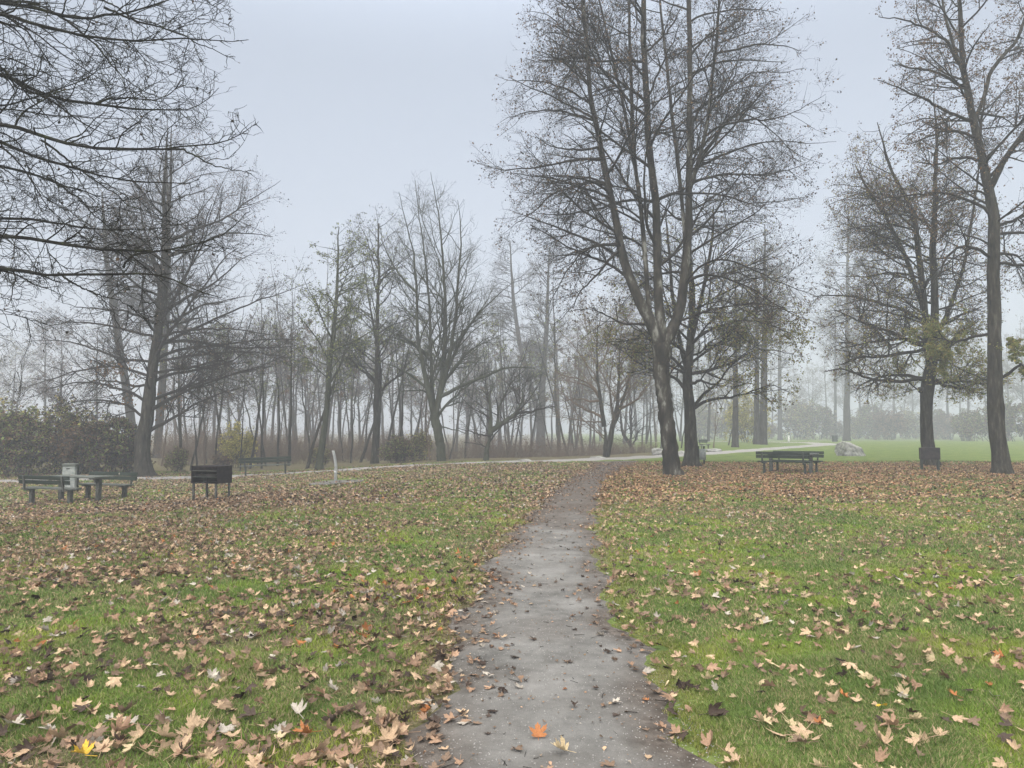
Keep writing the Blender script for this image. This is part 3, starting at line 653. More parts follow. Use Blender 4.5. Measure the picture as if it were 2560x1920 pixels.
# twin trunks
gen_tree('deciduous_tree', 'twin-trunked tree with fanning limbs behind the path, left of the leaning lichened trunk', (1525, 1148), 45.,
    [(1513, 1150), (1512, 1100), (1509, 1062)], (8, 7.5, 8), [(690, 1480, 1560), (780, 1400, 1640), (860, 1350, 1680), (940, 1340, 1680), (1010, 1370, 1640), (1060, 1400, 1600)],
    extra=[([(1531, 1158), (1535, 1110), (1538, 1060), (1545, 1020), (1548, 960), (1550, 880), (1552, 780)], (8, 8, 7, 6, 5, 3, 1), .8), ([(1510, 1065), (1502, 1010), (1494, 950), (1490, 860), (1500, 780)], (6, 5, 4, 2.5, 1), -.8), ([(1540, 1070), (1555, 1020), (1570, 970), (1590, 900)], (6, 5, 4, 1), .8)],
    limbs=[([(1505, 1050), (1480, 1030), (1450, 1010), (1430, 990), (1400, 970)], (4, 3, 1)), ([(1492, 1004), (1440, 998), (1400, 1002), (1360, 1000)], (3.5, 2, 1)), ([(1500, 1055), (1470, 1062), (1420, 1050), (1370, 1045)], (2.4, 1.5, .8)), ([(1560, 1020), (1600, 1000), (1630, 960)], (3, 2, 1)), ([(1498, 985), (1460, 950), (1410, 940), (1380, 900)], (3.5, 2, 1))],
    mats=('bark', 'twig_red'), auto=dict(ang=(25, 60), dens=3.5, t0=.2, trop=(.1, .4)), o=dict(a1=(20, 50), d3=3), seed_leaf=[(2500, .07, ['olive', 'grey'])])
# background left pair
gen_tree('deciduous_tree', 'pale misty leaning trunk left of the broad level-limbed tree', (338, 1130), 60., [(338, 1130), (322, 1010), (300, 880), (278, 740), (262, 620), (255, 480)], (12, 11, 10, 8, 6, 2),
    [(440, 180, 330), (560, 90, 420), (700, 20, 450), (850, 0, 440), (960, 60, 400)], seed_leaf=[(7000, .07, ['grey'])], auto=dict(ang=(50, 75), dens=2.6, trop=(.1, .4), t0=.35), o=dict(l1=.3))
gen_tree('deciduous_tree', 'pale misty upright trunk half hidden behind the broad level-limbed tree', (392, 1135), 57., [(392, 1135), (404, 1000), (414, 870), (424, 700), (428, 520), (425, 400)], (10, 10, 9, 8, 5, 2),
    [(390, 350, 500), (520, 280, 600), (700, 250, 650), (850, 280, 620)], seed_leaf=[(5000, .07, ['grey'])], auto=dict(ang=(45, 75), dens=2.4, trop=(.1, .45), t0=.35), o=dict(l1=.3))
# slim greenish tree
gen_tree('deciduous_tree', 'slim leaning tree with dark thin trunk and dull green twigs right of the lakeside bench', (797, 1170), 38., [(797, 1172), (812, 1080), (826, 980), (838, 860), (846, 760), (858, 660), (862, 570)], (11, 8, 7, 6, 5, 3, 1),
    [(560, 830, 900), (640, 760, 950), (720, 690, 980), (820, 670, 980), (900, 690, 960), (960, 740, 920)], mats=('bark_green', 'bark_green'), seed_leaf=[(9000, .07, ['green', 'grey', 'green'])], auto=dict(ang=(40, 75), dens=4, trop=(.0, .4), t0=.25), o=dict(l1=.4, d3=5))
# double trunk
gen_tree('deciduous_tree', 'dark twin-stemmed trunk in the thicket left of the bare upswept tree', (938, 1160), 43., [(936, 1160), (940, 1060), (942, 950), (946, 850), (950, 700), (948, 560)], (12, 9, 7, 6, 4, 1.5),
    [(520, 880, 1010), (620, 830, 1060), (720, 800, 1080), (830, 800, 1080), (920, 840, 1040)], extra=[([(944, 1140), (950, 1040), (952, 950), (945, 860), (920, 760), (900, 640)], (8, 7, 6, 5, 3, 1), 1.)],
    limbs=[([(942, 960), (900, 920), (870, 900), (820, 860)], (4, 3, 1)), ([(950, 980), (980, 950), (1010, 930), (1060, 900)], (4, 3, 1))], seed_leaf=[(7000, .07, ['green', 'grey'])], auto=dict(dens=3.2, ang=(35, 65), trop=(.1, .4)))
# second row behind
gen_tree('deciduous_tree', 'tall pale tree with level limbs in mist right of the bare upswept tree', (1340, 1145), 96., [(1345, 1150), (1350, 1050), (1300, 860), (1285, 740), (1280, 600)], (9, 8, 6, 5, 1),
    [(560, 1240, 1330), (700, 1190, 1400), (850, 1170, 1420), (960, 1200, 1400)], seed_leaf=[(2500, .08, ['grey'])], auto=dict(ang=(60, 85), dens=3.2, t0=.2))
gen_tree('deciduous_tree', 'thick pale trunk in the mist left of the twin-trunked tree', (1352, 1145), 88., [(1352, 1150), (1354, 1060), (1356, 980), (1362, 860), (1368, 720), (1372, 620)], (13, 11, 9, 7, 4, 1),
    [(600, 1330, 1430), (700, 1290, 1470), (850, 1270, 1490), (980, 1300, 1450)], seed_leaf=[(2500, .08, ['grey', 'olive'])], auto=dict(ang=(40, 75), dens=3, t0=.3))
gen_tree('deciduous_tree', 'leaning misty tree between the twin trunks and the lichened trunk', (1590, 1145), 60., [(1592, 1150), (1575, 1110), (1555, 1080), (1548, 1030)], (8, 6, 4, 2),
    [(930, 1500, 1660), (1000, 1490, 1680), (1080, 1500, 1660)], limbs=[([(1578, 1118), (1590, 1090), (1610, 1070), (1640, 1075)], (2.6, 2, 1)), ([(1580, 1110), (1580, 1040), (1590, 970)], (3, 2, 1))], auto=dict(dens=3, t0=.3), o=dict(a1=(20, 60)))
def far_trunk(px, py, D, top, r, wd, label, leaves=None, lean=0, t0=.35, **kw):
    pts = [(px+lean*k/5, py+(top-py)*k/5) for k in range(6)]
    h = py-top
    prof = [(top, px+lean-wd*.3, px+lean+wd*.3), (top+h*.15, px+lean-wd*.75, px+lean+wd*.75), (top+h*.4, px-wd, px+wd), (top+h*.6, px-wd*.95, px+wd*.95), (top+h*.8, px-wd*.7, px+wd*.7)]
    return gen_tree('deciduous_tree', label, (px, py), D, pts, (r, r*.8, r*.65, r*.5, r*.3, r*.1), prof, seed_leaf=leaves, auto=dict(dens=2.2, ang=(40, 72), t0=t0, trop=(.05, .4), wob=.13), **kw)
far_trunk(1838, 1119, 68., 640, 10, 110, 'misty tree with a slender trunk just right of the litter bin by the path', [(2500, .08, ['olive', 'grey'])], limbs=[([(1838, 1000), (1800, 985), (1770, 1010), (1740, 1040)], (2.4, 1.6, .8))])
far_trunk(1891, 1115, 80., 600, 9, 90, 'misty trunk left in the close pair beyond the path bend', [(2000, .08, ['grey'])], lean=-4)
far_trunk(1908, 1116, 78., 560, 12, 110, 'thicker misty trunk right in the close pair beyond the path bend', [(2500, .08, ['grey', 'olive'])], lean=4)
far_trunk(2117, 1103, 120., 520, 10, 120, 'misty straight trunk rising behind the granite boulder', [(2500, .09, ['grey', 'olive'])])
far_trunk(2088, 1098, 160., 720, 5, 70, 'thin faint trunk rising behind the dark distant bin', [(1500, .09, ['grey'])])
far_trunk(1950, 1098, 150., 640, 7, 90, 'faint trunk standing behind the white post', [(1500, .09, ['grey'])])

# ------------------------------------------------------------------ generic stock for the wood and the far tree line
def stock_tree(hgt, wid, seedc, rad, mats, leaves, dens=2.0, d3=3., lowest=.25, ang=(40, 75), nst=1):
    sts = []
    for k in range(nst):
        az = k*2*PI/nst+.4; n = 18; t = np.linspace(0, 1, n)[:, None]
        top = np.array([math.cos(az)*wid*.25*(nst > 1)+rng.normal(0, .3), math.sin(az)*wid*.25*(nst > 1)+rng.normal(0, .3), hgt*rng.uniform(.9, 1)])
        p = t*top+np.cumsum(rng.normal(0, .03, (n, 3)), 0)*[1, 1, 0]; p[:, 2] -= .25*(1-t[:, 0])
        sts.append((p, rad*(1-.93*t[:, 0]**.9)*(1 if k == 0 else .75)))
    def env(q):
        zz = np.clip(q[:, 2]/hgt, 0, 1); w = wid*.5*np.interp(zz, [0, lowest, lowest+.2, .65, .85, 1.0], [.1, .5, 1, .95, .6, .1])
        return (q[:, 0]**2+q[:, 1]**2)/(w+.05)**2+5*np.maximum(0, q[:, 2]-hgt)
    return sts, env
def make_stock(label, group, hgt, wid, rad, leaves=None, mats=('bark', 'twig'), o=None, auto=None, nst=1, lowest=.25, name='deciduous_tree', cat='tree'):
    sts, env = stock_tree(hgt, wid, 0, rad, mats, leaves, lowest=lowest, nst=nst)
    A = dict(dens=2.4, trop=(0, .3), t0=lowest*.9, lmax=wid*.6, ang=(40, 75)); A.update(auto or {})
    oo = dict(auto=A, d1=2.4, d2=3.5, d3=3, r2=.007, r3=.006, l1=.4, m1=2.); oo.update(o or {})
    return build_tree(name, label, cat, (0, 0, 0), sts, [], env, oo, group=group, mats=mats, leaves=leaves)
used = set()
def place(root, x, y, s, label=None, group=None, rz=None, tilt=0):
    if root.name in used: root2 = copy_tree(root)
    else: used.add(root.name); root2 = root
    root2.location = (x, y, float(height(x, y))-.02); root2.scale = (s, s, s*rng.uniform(.95, 1.08))
    root2.rotation_euler = (tilt*rng.normal(), tilt*rng.normal(), rng.random()*6.28 if rz is None else rz)
    if label: root2['label'] = label
    if group: root2['group'] = group
    return root2
# saplings of the lakeside thicket
GS = 'thin bare saplings in the thicket behind the lakeside path'
LS = 'thin bare sapling standing among its like in the thicket behind the lakeside path'
sap = [make_stock(LS, GS, 8.5, 2.6, .05, [(260, .08, ['grey', 'green'])], o=dict(d2=3, d3=2.5, d1=2), auto=dict(ang=(20, 45), trop=(.3, .5), dens=1.6), lowest=.35, name='sapling', cat='sapling'),
       make_stock(LS, GS, 7.5, 2.2, .065, [(200, .08, ['grey', 'brown'])], mats=('bark', 'twig'), o=dict(d2=3, d3=2.5), auto=dict(ang=(25, 55), dens=1.6), lowest=.45, name='sapling', cat='sapling'),
       make_stock(LS, GS, 9.5, 3.0, .085, [(350, .08, ['grey', 'green'])], mats=('bark', 'bark_green'), o=dict(d2=3, d3=2.5), auto=dict(ang=(25, 55), dens=1.8), lowest=.4, name='sapling', cat='sapling'),
       make_stock(LS, GS, 5.5, 2.2, .035, None, mats=('twig_red', 'twig_red'), o=dict(d2=3, d3=2.5), auto=dict(ang=(20, 45), trop=(.2, .5), dens=2), lowest=.2, nst=2, name='sapling', cat='sapling')]
sapspots = [(455, 42, 2), (478, 41, 0), (497, 40.5, 1), (520, 46, 1), (545, 41, 0), (575, 47, 2), (602, 41, 0), (628, 43, 2), (645, 46, 1), (662, 43, 2), (672, 44, 2), (683, 49, 0), (700, 44, 1), (722, 44, 2), (735, 50, 0), (770, 41, 2), (779, 46, 1),
      (860, 47, 0), (878, 44, 1), (905, 44.5, 2), (915, 49, 1), (968, 45, 2), (985, 50, 2), (1000, 44, 1), (1012, 49, 2), (1035, 52, 1), (1050, 51, 2), (1068, 43, 0), (1165, 50, 2), (1190, 54, 1), (1260, 50, 0), (1285, 52, 2), (1310, 56, 1), (1325, 55, 2), (1385, 55, 0), (1395, 57, 1),
      (1410, 54, 1), (1425, 58, 0), (1440, 60, 2), (1465, 56, 1), (1480, 62, 1), (1640, 56, 3), (1700, 58, 0), (1785, 57, 3), (1810, 62, 0), (430, 50, 3), (412, 44, 3), (510, 43, 3), (590, 52, 3), (705, 52, 3), (810, 52, 3), (1075, 41.5, 3), (1060, 50, 3), (1130, 48, 0), (1220, 58, 2), (1450, 52, 3)]
for px_, D_, k in sapspots:
    f_ = (41+(D_-41)*1.6)/D_ if D_ > 43 else 1; D_ *= f_
    px_ += rng.normal(0, 4); x = (px_-1280)/F*D_
    place(sap[k], x, D_, rng.uniform(.8, 1.25)*f_, tilt=.12)
for j in range(46):
    px_ = rng.uniform(410, 1660); D_ = rng.uniform(56, 95); place(sap[int(rng.integers(0, 3))], (px_-1280)/F*D_, D_, D_/41*rng.uniform(.8, 1.15), tilt=.1)
# second wood row
GW = 'pale trees fading into the mist behind the thicket'
LW = 'pale bare tree fading into the mist behind the lakeside thicket'
stock = [make_stock(LW, GW, 15, 7, .17, [(5500, .08, ['grey', 'brown'])], o=dict(d2=4.5, d3=4)), make_stock(LW, GW, 13, 8, .16, [(5500, .08, ['grey', 'olive', 'grey'])], nst=2, mats=('bark', 'twig')),
         make_stock(LW, GW, 17, 6.5, .20, [(4000, .08, ['green', 'grey', 'grey'])], auto=dict(ang=(50, 80)), lowest=.3, o=dict(d2=4.5, d3=3.5))]
for px_, D_, k, s in [(120, 66, 0, .8), (-40, 60, 1, .8), (500, 60, 1, .72), (600, 66, 0, .75), (700, 58, 2, .72), (780, 62, 1, .75), (880, 58, 0, .78), (960, 66, 2, .7), (1030, 62, 1, .7), (1170, 70, 0, .8), (1250, 72, 2, .9), (1420, 76, 0, .9), (1500, 84, 1, 1.), (1590, 90, 2, 1.), (1660, 86, 0, 1.), (1330, 84, 1, 1.), (1200, 62, 1, .62),
  (455, 52, 0, .62), (535, 54, 2, .6), (585, 50, 1, .62), (640, 52, 0, .66), (680, 56, 2, .62), (735, 53, 0, .66), (765, 57, 1, .7), (815, 52, 2, .64), (850, 50, 0, .62), (900, 54, 1, .66), (985, 53, 0, .66), (1000, 58, 2, .7), (1060, 56, 1, .62), (1140, 55, 0, .6), (1165, 60, 2, .68), (1215, 66, 0, .7), (1275, 58, 1, .6), (1300, 64, 0, .72), (1400, 62, 2, .7), (1440, 66, 1, .7), (1475, 60, 0, .6), (1560, 66, 2, .7), (1615, 62, 1, .62), (1640, 70, 0, .7), (1700, 74, 1, .75), (1770, 72, 2, .75), (30, 54, 1, .6), (160, 50, 0, .62), (240, 56, 2, .6)]:
    D_ *= 1.45; place(stock[k], (px_-1280)/F*D_, D_, s*1.45, tilt=.05)
GR = 'misty trees of the far wood across the right lawn'
LR = 'misty tree in the far wood that closes the lawn'
for j, (px_, D_) in enumerate([(1745, 100), (1800, 112), (1860, 106), (1985, 118), (2030, 112), (2065, 124), (2150, 116), (2195, 120), (2235, 112), (2280, 122), (2325, 114), (2370, 108), (2420, 104), (2470, 100), (2520, 102), (2560, 94), (2620, 96), (1930, 128), (2110, 132), (2250, 134), (2400, 126), (1830, 126), (2500, 122)]):
    D_ *= 1.6; place(stock[j % 3], (px_-1280)/F*D_, D_, rng.uniform(.85, 1.25)*1.55, LR, GR)

# ------------------------------------------------------------------ shrubs
def shrub(label, w, h, n_leaf, size, cols, group=None, nst=9, mats='twig', tw=(2.2, 4, 5)):
    root = empty('shrub', (0, 0, 0), label=label, cat='shrub', group=group)
    az = rng.random(nst)*2*PI; rr = rng.random(nst)**.6*w*.22
    p = np.stack([np.cos(az)*rr, np.sin(az)*rr, np.full(nst, -.05)], -1)
    d = unit(np.stack([np.cos(az)*.5*rng.random(nst), np.sin(az)*.5*rng.random(nst), np.ones(nst)], -1))
    A = run(p, d, h*rng.uniform(.6, 1.0, nst), np.full(nst, .022), 10, rng.uniform(-.3, .3, nst), .12)
    def env(q):
        return (q[:, 0]**2+q[:, 1]**2)/(w*.5)**2+(np.maximum(q[:, 2]-h*.4, 0)/(h*.62))**2
    B = children(*A, tw[0]*2, (35, 75), lambda L, t: L*.4*(1.2-t*.7)+.2, .6, 7, 0., .16, t0=.05, env=env, lenmax=w*.4)
    Cc = children(*B, tw[1], (30, 70), lambda L, t: L*.5+.1, .6, 5, .05, .2, t0=.05, env=env, minr=.004)
    Dd = children(*Cc, tw[2], (30, 70), lambda L, t: L*.4+.08, .7, 4, 0, .25, t0=.05, minr=.003, tip=.5)
    V, Q, off = [], [], 0
    for a, s in ((A, 6), (B, 4), (Cc, 3), (Dd, 3)):
        v, q_ = tubes(*a, s); V.append(v); Q.append(q_+off); off += len(v)
    link('stems', make_mesh('stems', np.concatenate(V), np.concatenate(Q), M[mats]), root)
    T = np.concatenate([Dd[0][:, -1], Dd[0][:, 2], Dd[0][:, 1], Cc[0][:, 2], Cc[0][:, -1]])
    pi = rng.integers(0, len(T), n_leaf)
    cc = pick(cols, n_leaf)*(.45+1.7*vnoise(T[pi][:, 0]+T[pi][:, 1], T[pi][:, 2], .28, 9)[:, None])*.9  # noise puts clumps of light and shade into the leaf colour
    v, fc, c = leaf_cards(T[pi]+rng.normal(0, .05, (n_leaf, 3)), size, cc, .3)
    link('foliage', make_mesh('foliage', v, fc, M['tree_leaf'], smooth=False, col=c), root)
    return root
shr = [shrub('', 3.4, 3.6, 6500, .13, ['brown', 'grey', 'green', 'olive']), shrub('', 3.2, 3.0, 5500, .13, ['green', 'brown', 'grey']), shrub('', 3.0, 2.6, 4500, .13, ['brown', 'grey', 'rust'])]
spec = [(-45, 36.5, 0, 1.05, 'dense dull shrub cut by the photo edge left of the picnic set', None), (60, 36.5, 1, 1.0, 'dense green-brown shrub behind the nearer picnic bench', None), (135, 38, 0, 1.0, 'tallest brown-leaved shrub rising behind the grey bin', None),
        (200, 36.8, 2, 1.05, 'rust-brown shrub right of the tall one, behind the picnic table', None), (270, 37.5, 1, .95, 'low shrub just left of the broad tree trunk', None), (325, 38.5, 2, .8, 'small brown shrub at the foot of the broad tree trunk', None), (15, 40, 0, 1.1, 'shrub in the second row at the frame edge, above the others', None), (230, 41, 0, .95, 'shrub in the second row between the bin and the misty leaning trunk', None)]
for px_, D_, k, s, lb, gp in spec:
    place(shr[k], (px_-1280)/F*D_, D_, s, lb, gp)
for j, (px_, D_, s) in enumerate([(445, 39.5, .42), (560, 40.5, .40), (800, 42, .36), (985, 42, .5), (1010, 43.5, .55), (1045, 43, .5)]):
    place(shr[(j+1) % 3], (px_-1280)/F*D_, D_, s, ['waist-high brush at the foot of the thicket left of the grill', 'waist-high brush seen right above the black grill', 'low brush at the foot of the slim leaning tree', 'brown brush right of the twin-stemmed dark trunk', 'taller brown brush left of the bare upswept tree', 'brown brush touching the upswept tree trunk'][j])
ysh = shrub('yellow-green autumn bush between the slender misty trunk and the close pair', 3.6, 4.2, 6000, .13, ['yellow'], mats='twig')
place(ysh, (1868-1280)/F*92, 92, 1.5)
y2 = place(ysh, (595-1280)/F*44, 44, .62, 'slender yellow-green bush among the saplings above the grill')
GH = 'misty hedge shrubs along the far right edge of the lawn'
for j, px_ in enumerate([1770, 1820, 1925, 1990, 2040, 2090, 2140, 2185, 2230, 2275, 2330, 2375]):
    D_ = rng.uniform(150, 168); place(shr[j % 3], (px_-1280)/F*D_, D_, rng.uniform(1.3, 2.6), 'misty shrub in the hedge that closes the far lawn', GH)
for j, (px_, D_, s, lb) in enumerate([(2420, 118, 1.7, 'dark rounded bush on the lawn between the burled tree and the edge tree'), (2475, 112, 1.9, 'dark rounded bush half behind the edge tree trunk'), (2545, 106, 1.9, 'dark rounded bush right of the edge tree, cut by the frame')]):
    place(shr[1], (px_-1280)/F*D_, D_, s, lb)

# undergrowth twigs (uncountable)
def undergrowth():
    n = 5200
    px_ = rng.uniform(400, 1640, n); D_ = 47.0+rng.random(n)**1.2*15+np.maximum(0, (px_-1280))*.02
    x = (px_-1280)/F*D_; z = height(x, D_)
    k = (vnoise(x, D_, 2.0, 6) > .25)
    x, D_, z, px_ = x[k], D_[k], z[k], px_[k]; n = len(x)
    h = (.9+1.5*vnoise(x, D_, 2.5, 7))*rng.uniform(.5, 1.2, n)*np.interp(px_, [400, 1200, 1640], [1.1, 1, .45])
    A = run(np.stack([x, D_, z-.05], -1), unit(rng.normal(0, .35, (n, 3))*[1, 1, 0]+[0, 0, 1]), h, np.full(n, .010), 6, rng.uniform(-.5, .2, n), .14, .4)
    B = children(*A, 3.2, (25, 65), lambda L, t: L*.4+.1, .7, 4, .1, .2, t0=.2, minr=.005, tip=.6)
    v1, q1 = tubes(*A, 3); v2, q2 = tubes(*B, 3)
    o = link('undergrowth', make_mesh('undergrowth', np.concatenate([v1, v2]), np.concatenate([q1, q2+len(v1)]), M['twig_red']))
    tag(o, 'tangle of russet brush and canes under the lakeside trees', 'undergrowth', kind='stuff')
    T = B[0][:, -1]; m = 9000; pi = rng.integers(0, len(T), m)
    v, fc, c = leaf_cards(T[pi], .07, pick(['brown', 'grey', 'rust'], m), .3)
    o = link('undergrowth_leaves', make_mesh('undergrowth_leaves', v, fc, M['tree_leaf'], smooth=False, col=c))
    tag(o, 'withered leaves clinging to the brush under the lakeside trees', 'leaves', kind='stuff')
undergrowth()

# ------------------------------------------------------------------ foreground overhanging tree
def overhang():
    D = 11.
    tx = P(-620, 600, D)[0]
    base = np.array([tx, D, float(height(tx, D))])
    st = []
    n = 40; t = np.linspace(0, 1, n)
    p = np.stack([tx+.25*np.sin(t*3), D+.2*np.sin(t*4), base[2]-.2+t*13], -1); st.append((p, .30*(1-.8*t)*(1+.3*np.exp(-t*13/.4))))
    Ls = [(C9((0, 20), (150, 30), (300, 70), (450, 110), (600, 150), (750, 175), (900, 160), (1100, 140), (1300, 90), (1560, 0), (1750, -120)), 5.5, 0.),
          (C9((0, 90), (180, 190), (400, 220), (560, 260), (700, 300), (1000, 315), (1200, 335), (1400, 320), (1500, 295), (1700, 300), (1900, 340), (2130, 310)), 4.4, -.8),
          (C9((0, 630), (100, 690), (300, 800), (450, 860), (700, 900), (900, 920), (1150, 950), (1400, 970), (1600, 980), (1780, 920), (1880, 790)), 5., 1.),
          (C9((0, 1105), (150, 1125), (300, 1190), (450, 1250), (600, 1290), (800, 1315), (1000, 1320), (1200, 1340), (1400, 1320), (1600, 1300), (1850, 1310), (2050, 1250), (2190, 1110)), 5., -.4),
          (C10((-60, -40), (60, 20), (200, 90), (400, 150), (650, 220), (850, 290), (1050, 320), (1300, 330), (1500, 340), (1680, 370), (1720, 310)), 4.6, .6),
          (C10((0, 210), (200, 270), (400, 320), (550, 400), (700, 420), (850, 480), (900, 520), (1200, 520)), 4.2, 1.6),
          (C10((0, 710), (150, 680), (300, 700), (450, 720), (600, 760), (850, 780), (1100, 785), (1400, 770)), 4.6, .3),
          (C10((0, 800), (300, 820), (500, 860), (700, 890), (900, 915), (1200, 905), (1450, 920), (1550, 890), (1800, 830), (2000, 750), (2100, 680), (2110, 600)), 4.8, -1.),
          (C10((0, 1085), (150, 1080), (280, 1130), (400, 1140), (800, 1130), (1050, 1130), (1300, 1135), (1450, 1140), (1650, 1280), (1900, 1350)), 5.2, -1.4),
          (C9((0, 540), (80, 690), (330, 830), (480, 900), (560, 980), (700, 1080), (900, 1180), (1080, 1240)), 4.2, .8),
          (C9((-100, -60), (350, 0), (600, 170), (850, 300), (1050, 390), (1250, 450), (1400, 540)), 2.8, .9),
          (C9((0, 100), (270, 270), (500, 430), (680, 560), (860, 670), (1000, 740), (1150, 740)), 3., -.6),
          (C9((500, 130), (750, 320), (880, 450), (1000, 600), (1200, 740), (1400, 840)), 2.6, .4), (C9((600, -80), (930, 0), (1100, 120), (1400, 210), (1600, 290)), 2.6, 1.),
          (C9((900, 60), (1100, 160), (1500, 310), (1750, 440), (2020, 540)), 2.4, -.5), (C9((0, 940), (130, 930), (300, 870), (500, 800), (650, 740), (850, 665), (940, 540), (960, 460)), 3.2, 1.2),
          (C9((0, 840), (180, 850), (300, 830), (440, 800)), 3., .9), (C10((0, 50), (200, 270), (350, 550), (500, 720), (700, 880)), 2.8, .2), (C10((-50, -100), (150, 0), (250, 350), (420, 520), (650, 620)), 2.6, 1.5),
          (C10((350, 0), (600, 180), (850, 350), (1000, 450), (1100, 560), (1450, 650)), 2.4, .8), (C10((400, 320), (700, 520), (850, 680), (1050, 820)), 2.4, 1.5), (C10((150, 690), (300, 720), (380, 830), (430, 1000), (460, 1180), (540, 1382)), 2.4, -.4),
          (C10((100, 810), (250, 960), (360, 1110)), 2.4, -.2), (C9((-30, 300), (250, 450), (520, 560), (620, 570), (700, 650), (900, 640)), 2.2, 1.2), (C9((0, 420), (300, 560), (600, 650), (800, 790)), 2.2, .3),
          (C10((500, 1150), (700, 1260), (900, 1330), (1200, 1420)), 2., -1.), (C9((200, 960), (400, 1010), (640, 1020), (900, 1030), (1150, 1040)), 2.6, .2), (C9((840, 900), (960, 850), (1150, 860), (1350, 860), (1500, 780), (1640, 600)), 2.4, .9),
          (C10((1070, 1115), (1110, 1010), (1250, 995), (1500, 980), (1900, 965)), 2., -1.), (C10((1450, 90), (1620, 90), (1750, 200), (1900, 260), (2150, 300)), 2.2, -.6), (C9((1700, -120), (1750, -60), (1800, 20), (1910, 90)), 1.6, .5),
          (C10((0, 1500), (120, 1480), (260, 1550), (420, 1640)), 2., .5), (C10((-20, 1420), (200, 1500), (420, 1560)), 2., 1.4)]
    lim = []
    for k, (l, r, dz) in enumerate(Ls):
        l = list(l)
        if l[0][0] < 60:
            y0 = l[0][1]; l = [(-610, y0+150), (-400, y0+40), (-180, y0-10)]+l
            pts, rr = px_line([(a, b, dz*min(1, j/3)) for j, (a, b) in enumerate(l)], D, 0, (r*1.6, r*1.3, r*1.1, r*.75, r*.45, .6))
        else: pts, rr = px_line([(a, b, dz) for a, b in l], D, 0, (r*1.1, r*.8, r*.5, .6))
        pts = catmull(pts, 34); pts += np.cumsum(rng.normal(0, .007, pts.shape), 0)+rng.normal(0, .004, pts.shape)
        rr = np.interp(np.linspace(0, 1, 34), np.linspace(0, 1, len(rr)), rr)
        lim.append((pts, rr*(1+.06*rng.normal(0, 1, 34))))
    root = empty('deciduous_tree', base, label='dark mossy limbs hanging in from a tree that stands outside the frame', cat='tree')
    v, q_ = tubes(st[0][0][None], st[0][1][None], 18, .03)
    link('trunk', make_mesh('trunk', v-base, q_, M['bark']), root)
    Pt = np.array([a for a, _ in lim]); R = np.array([b for _, b in lim])*1.18
    up = auto_limbs([(st[0][0][18:], st[0][1][18:])], lambda q: ((q[:, 0]-tx)**2+(q[:, 1]-D)**2)/22, 2.5, t0=.1, trop=(0, .3), K=34, lmax=5)
    back = up[0][:, -1, 0] < tx+1.5
    Pt = np.concatenate([Pt, up[0][back]]); R = np.concatenate([R, up[1][back]])
    # keep the small shoots inside the silhouette of the photograph
    zs = [P(0, y, D)[2] for y in (-300, 0, 110, 170, 250, 330, 400, 470, 560, 640, 700, 760)]
    xs = [P(x, 0, D)[0]+0 for x in (660, 600, 640, 540, 500, 660, 620, 560, 560, 640, 580, 420)]
    zz = np.array(zs)[::-1]; xx = np.array(xs)[::-1]
    env = lambda q: np.where(q[:, 0] > np.interp(q[:, 2], zz, xx)*q[:, 1]/D, 2., 0.)
    V, Q, off = [], [], 0
    def add(a, s):
        nonlocal off
        v, q_ = tubes(a[0], a[1], s, .03 if s > 6 else 0); V.append(v); Q.append(q_+off); off += len(v)
    add((Pt, R), 8)
    L1 = children(Pt, R, 4.2, (25, 60), lambda L, t: 1.0*(1.1-.5*t)+.1, .5, 12, 0.05, .17, t0=.14, env=env, lenmax=1.5, minr=.0062)
    add(L1, 5)
    L2 = children(*L1, 5.5, (35, 65), lambda L, t: L*.42+.08, .6, 8, .05, .22, t0=.1, env=env, minr=.0046, lenmax=.7)
    add(L2, 4)
    L3 = children(*L2, 8, (40, 75), lambda L, t: .05+L*.3, .7, 5, 0., .28, t0=.15, minr=.0036, tip=.7, lenmax=.2)
    add(L3, 3)
    link('crown', make_mesh('crown', np.concatenate(V)-base, np.concatenate(Q), M['twig_near']), root)
    T = np.concatenate([L3[0][:, -1], L2[0][:, -1]]); m = 420; pi = rng.integers(0, len(T), m)
    v, fc, c = leaf_cards(T[pi], .05, pick(['grey', 'brown'], m)*.6, 1.5)
    link('foliage', make_mesh('foliage', v-base, fc, M['tree_leaf'], smooth=False, col=c), root)
overhang()

# ------------------------------------------------------------------ modelling helpers for furniture
import bmesh
def box(bm, c, s, rot=None, bev=.006):
    m = Matrix.Translation(Vector(c))
    if rot is not None: m = m @ rot
    r = bmesh.ops.create_cube(bm, size=1, matrix=m @ Matrix.Diagonal((*s, 1)))
    if bev:
        es = list({e for v in r['verts'] for e in v.link_edges})
        bmesh.ops.bevel(bm, geom=es, offset=bev, segments=2, affect='EDGES', profile=.6)
def cyl(bm, a, b, r, r2=None, seg=16):
    a, b = Vector(a), Vector(b); d = b-a
    m = Matrix.Translation((a+b)/2) @ d.to_track_quat('Z', 'Y').to_matrix().to_4x4()
    bmesh.ops.create_cone(bm, cap_ends=True, segments=seg, radius1=r, radius2=r if r2 is None else r2, depth=d.length, matrix=m)
def part(name, fn, m, parent, smooth=False, label=None):
    bm = bmesh.new(); fn(bm); me = bpy.data.meshes.new(name); bm.to_mesh(me); bm.free(); me.materials.append(M[m])
    if smooth:
        for p in me.polygons: p.use_smooth = True
    o = link(name, me, parent)
    if label: o['label'] = label
    return o
RX = lambda a: Matrix.Rotation(a, 4, 'X')
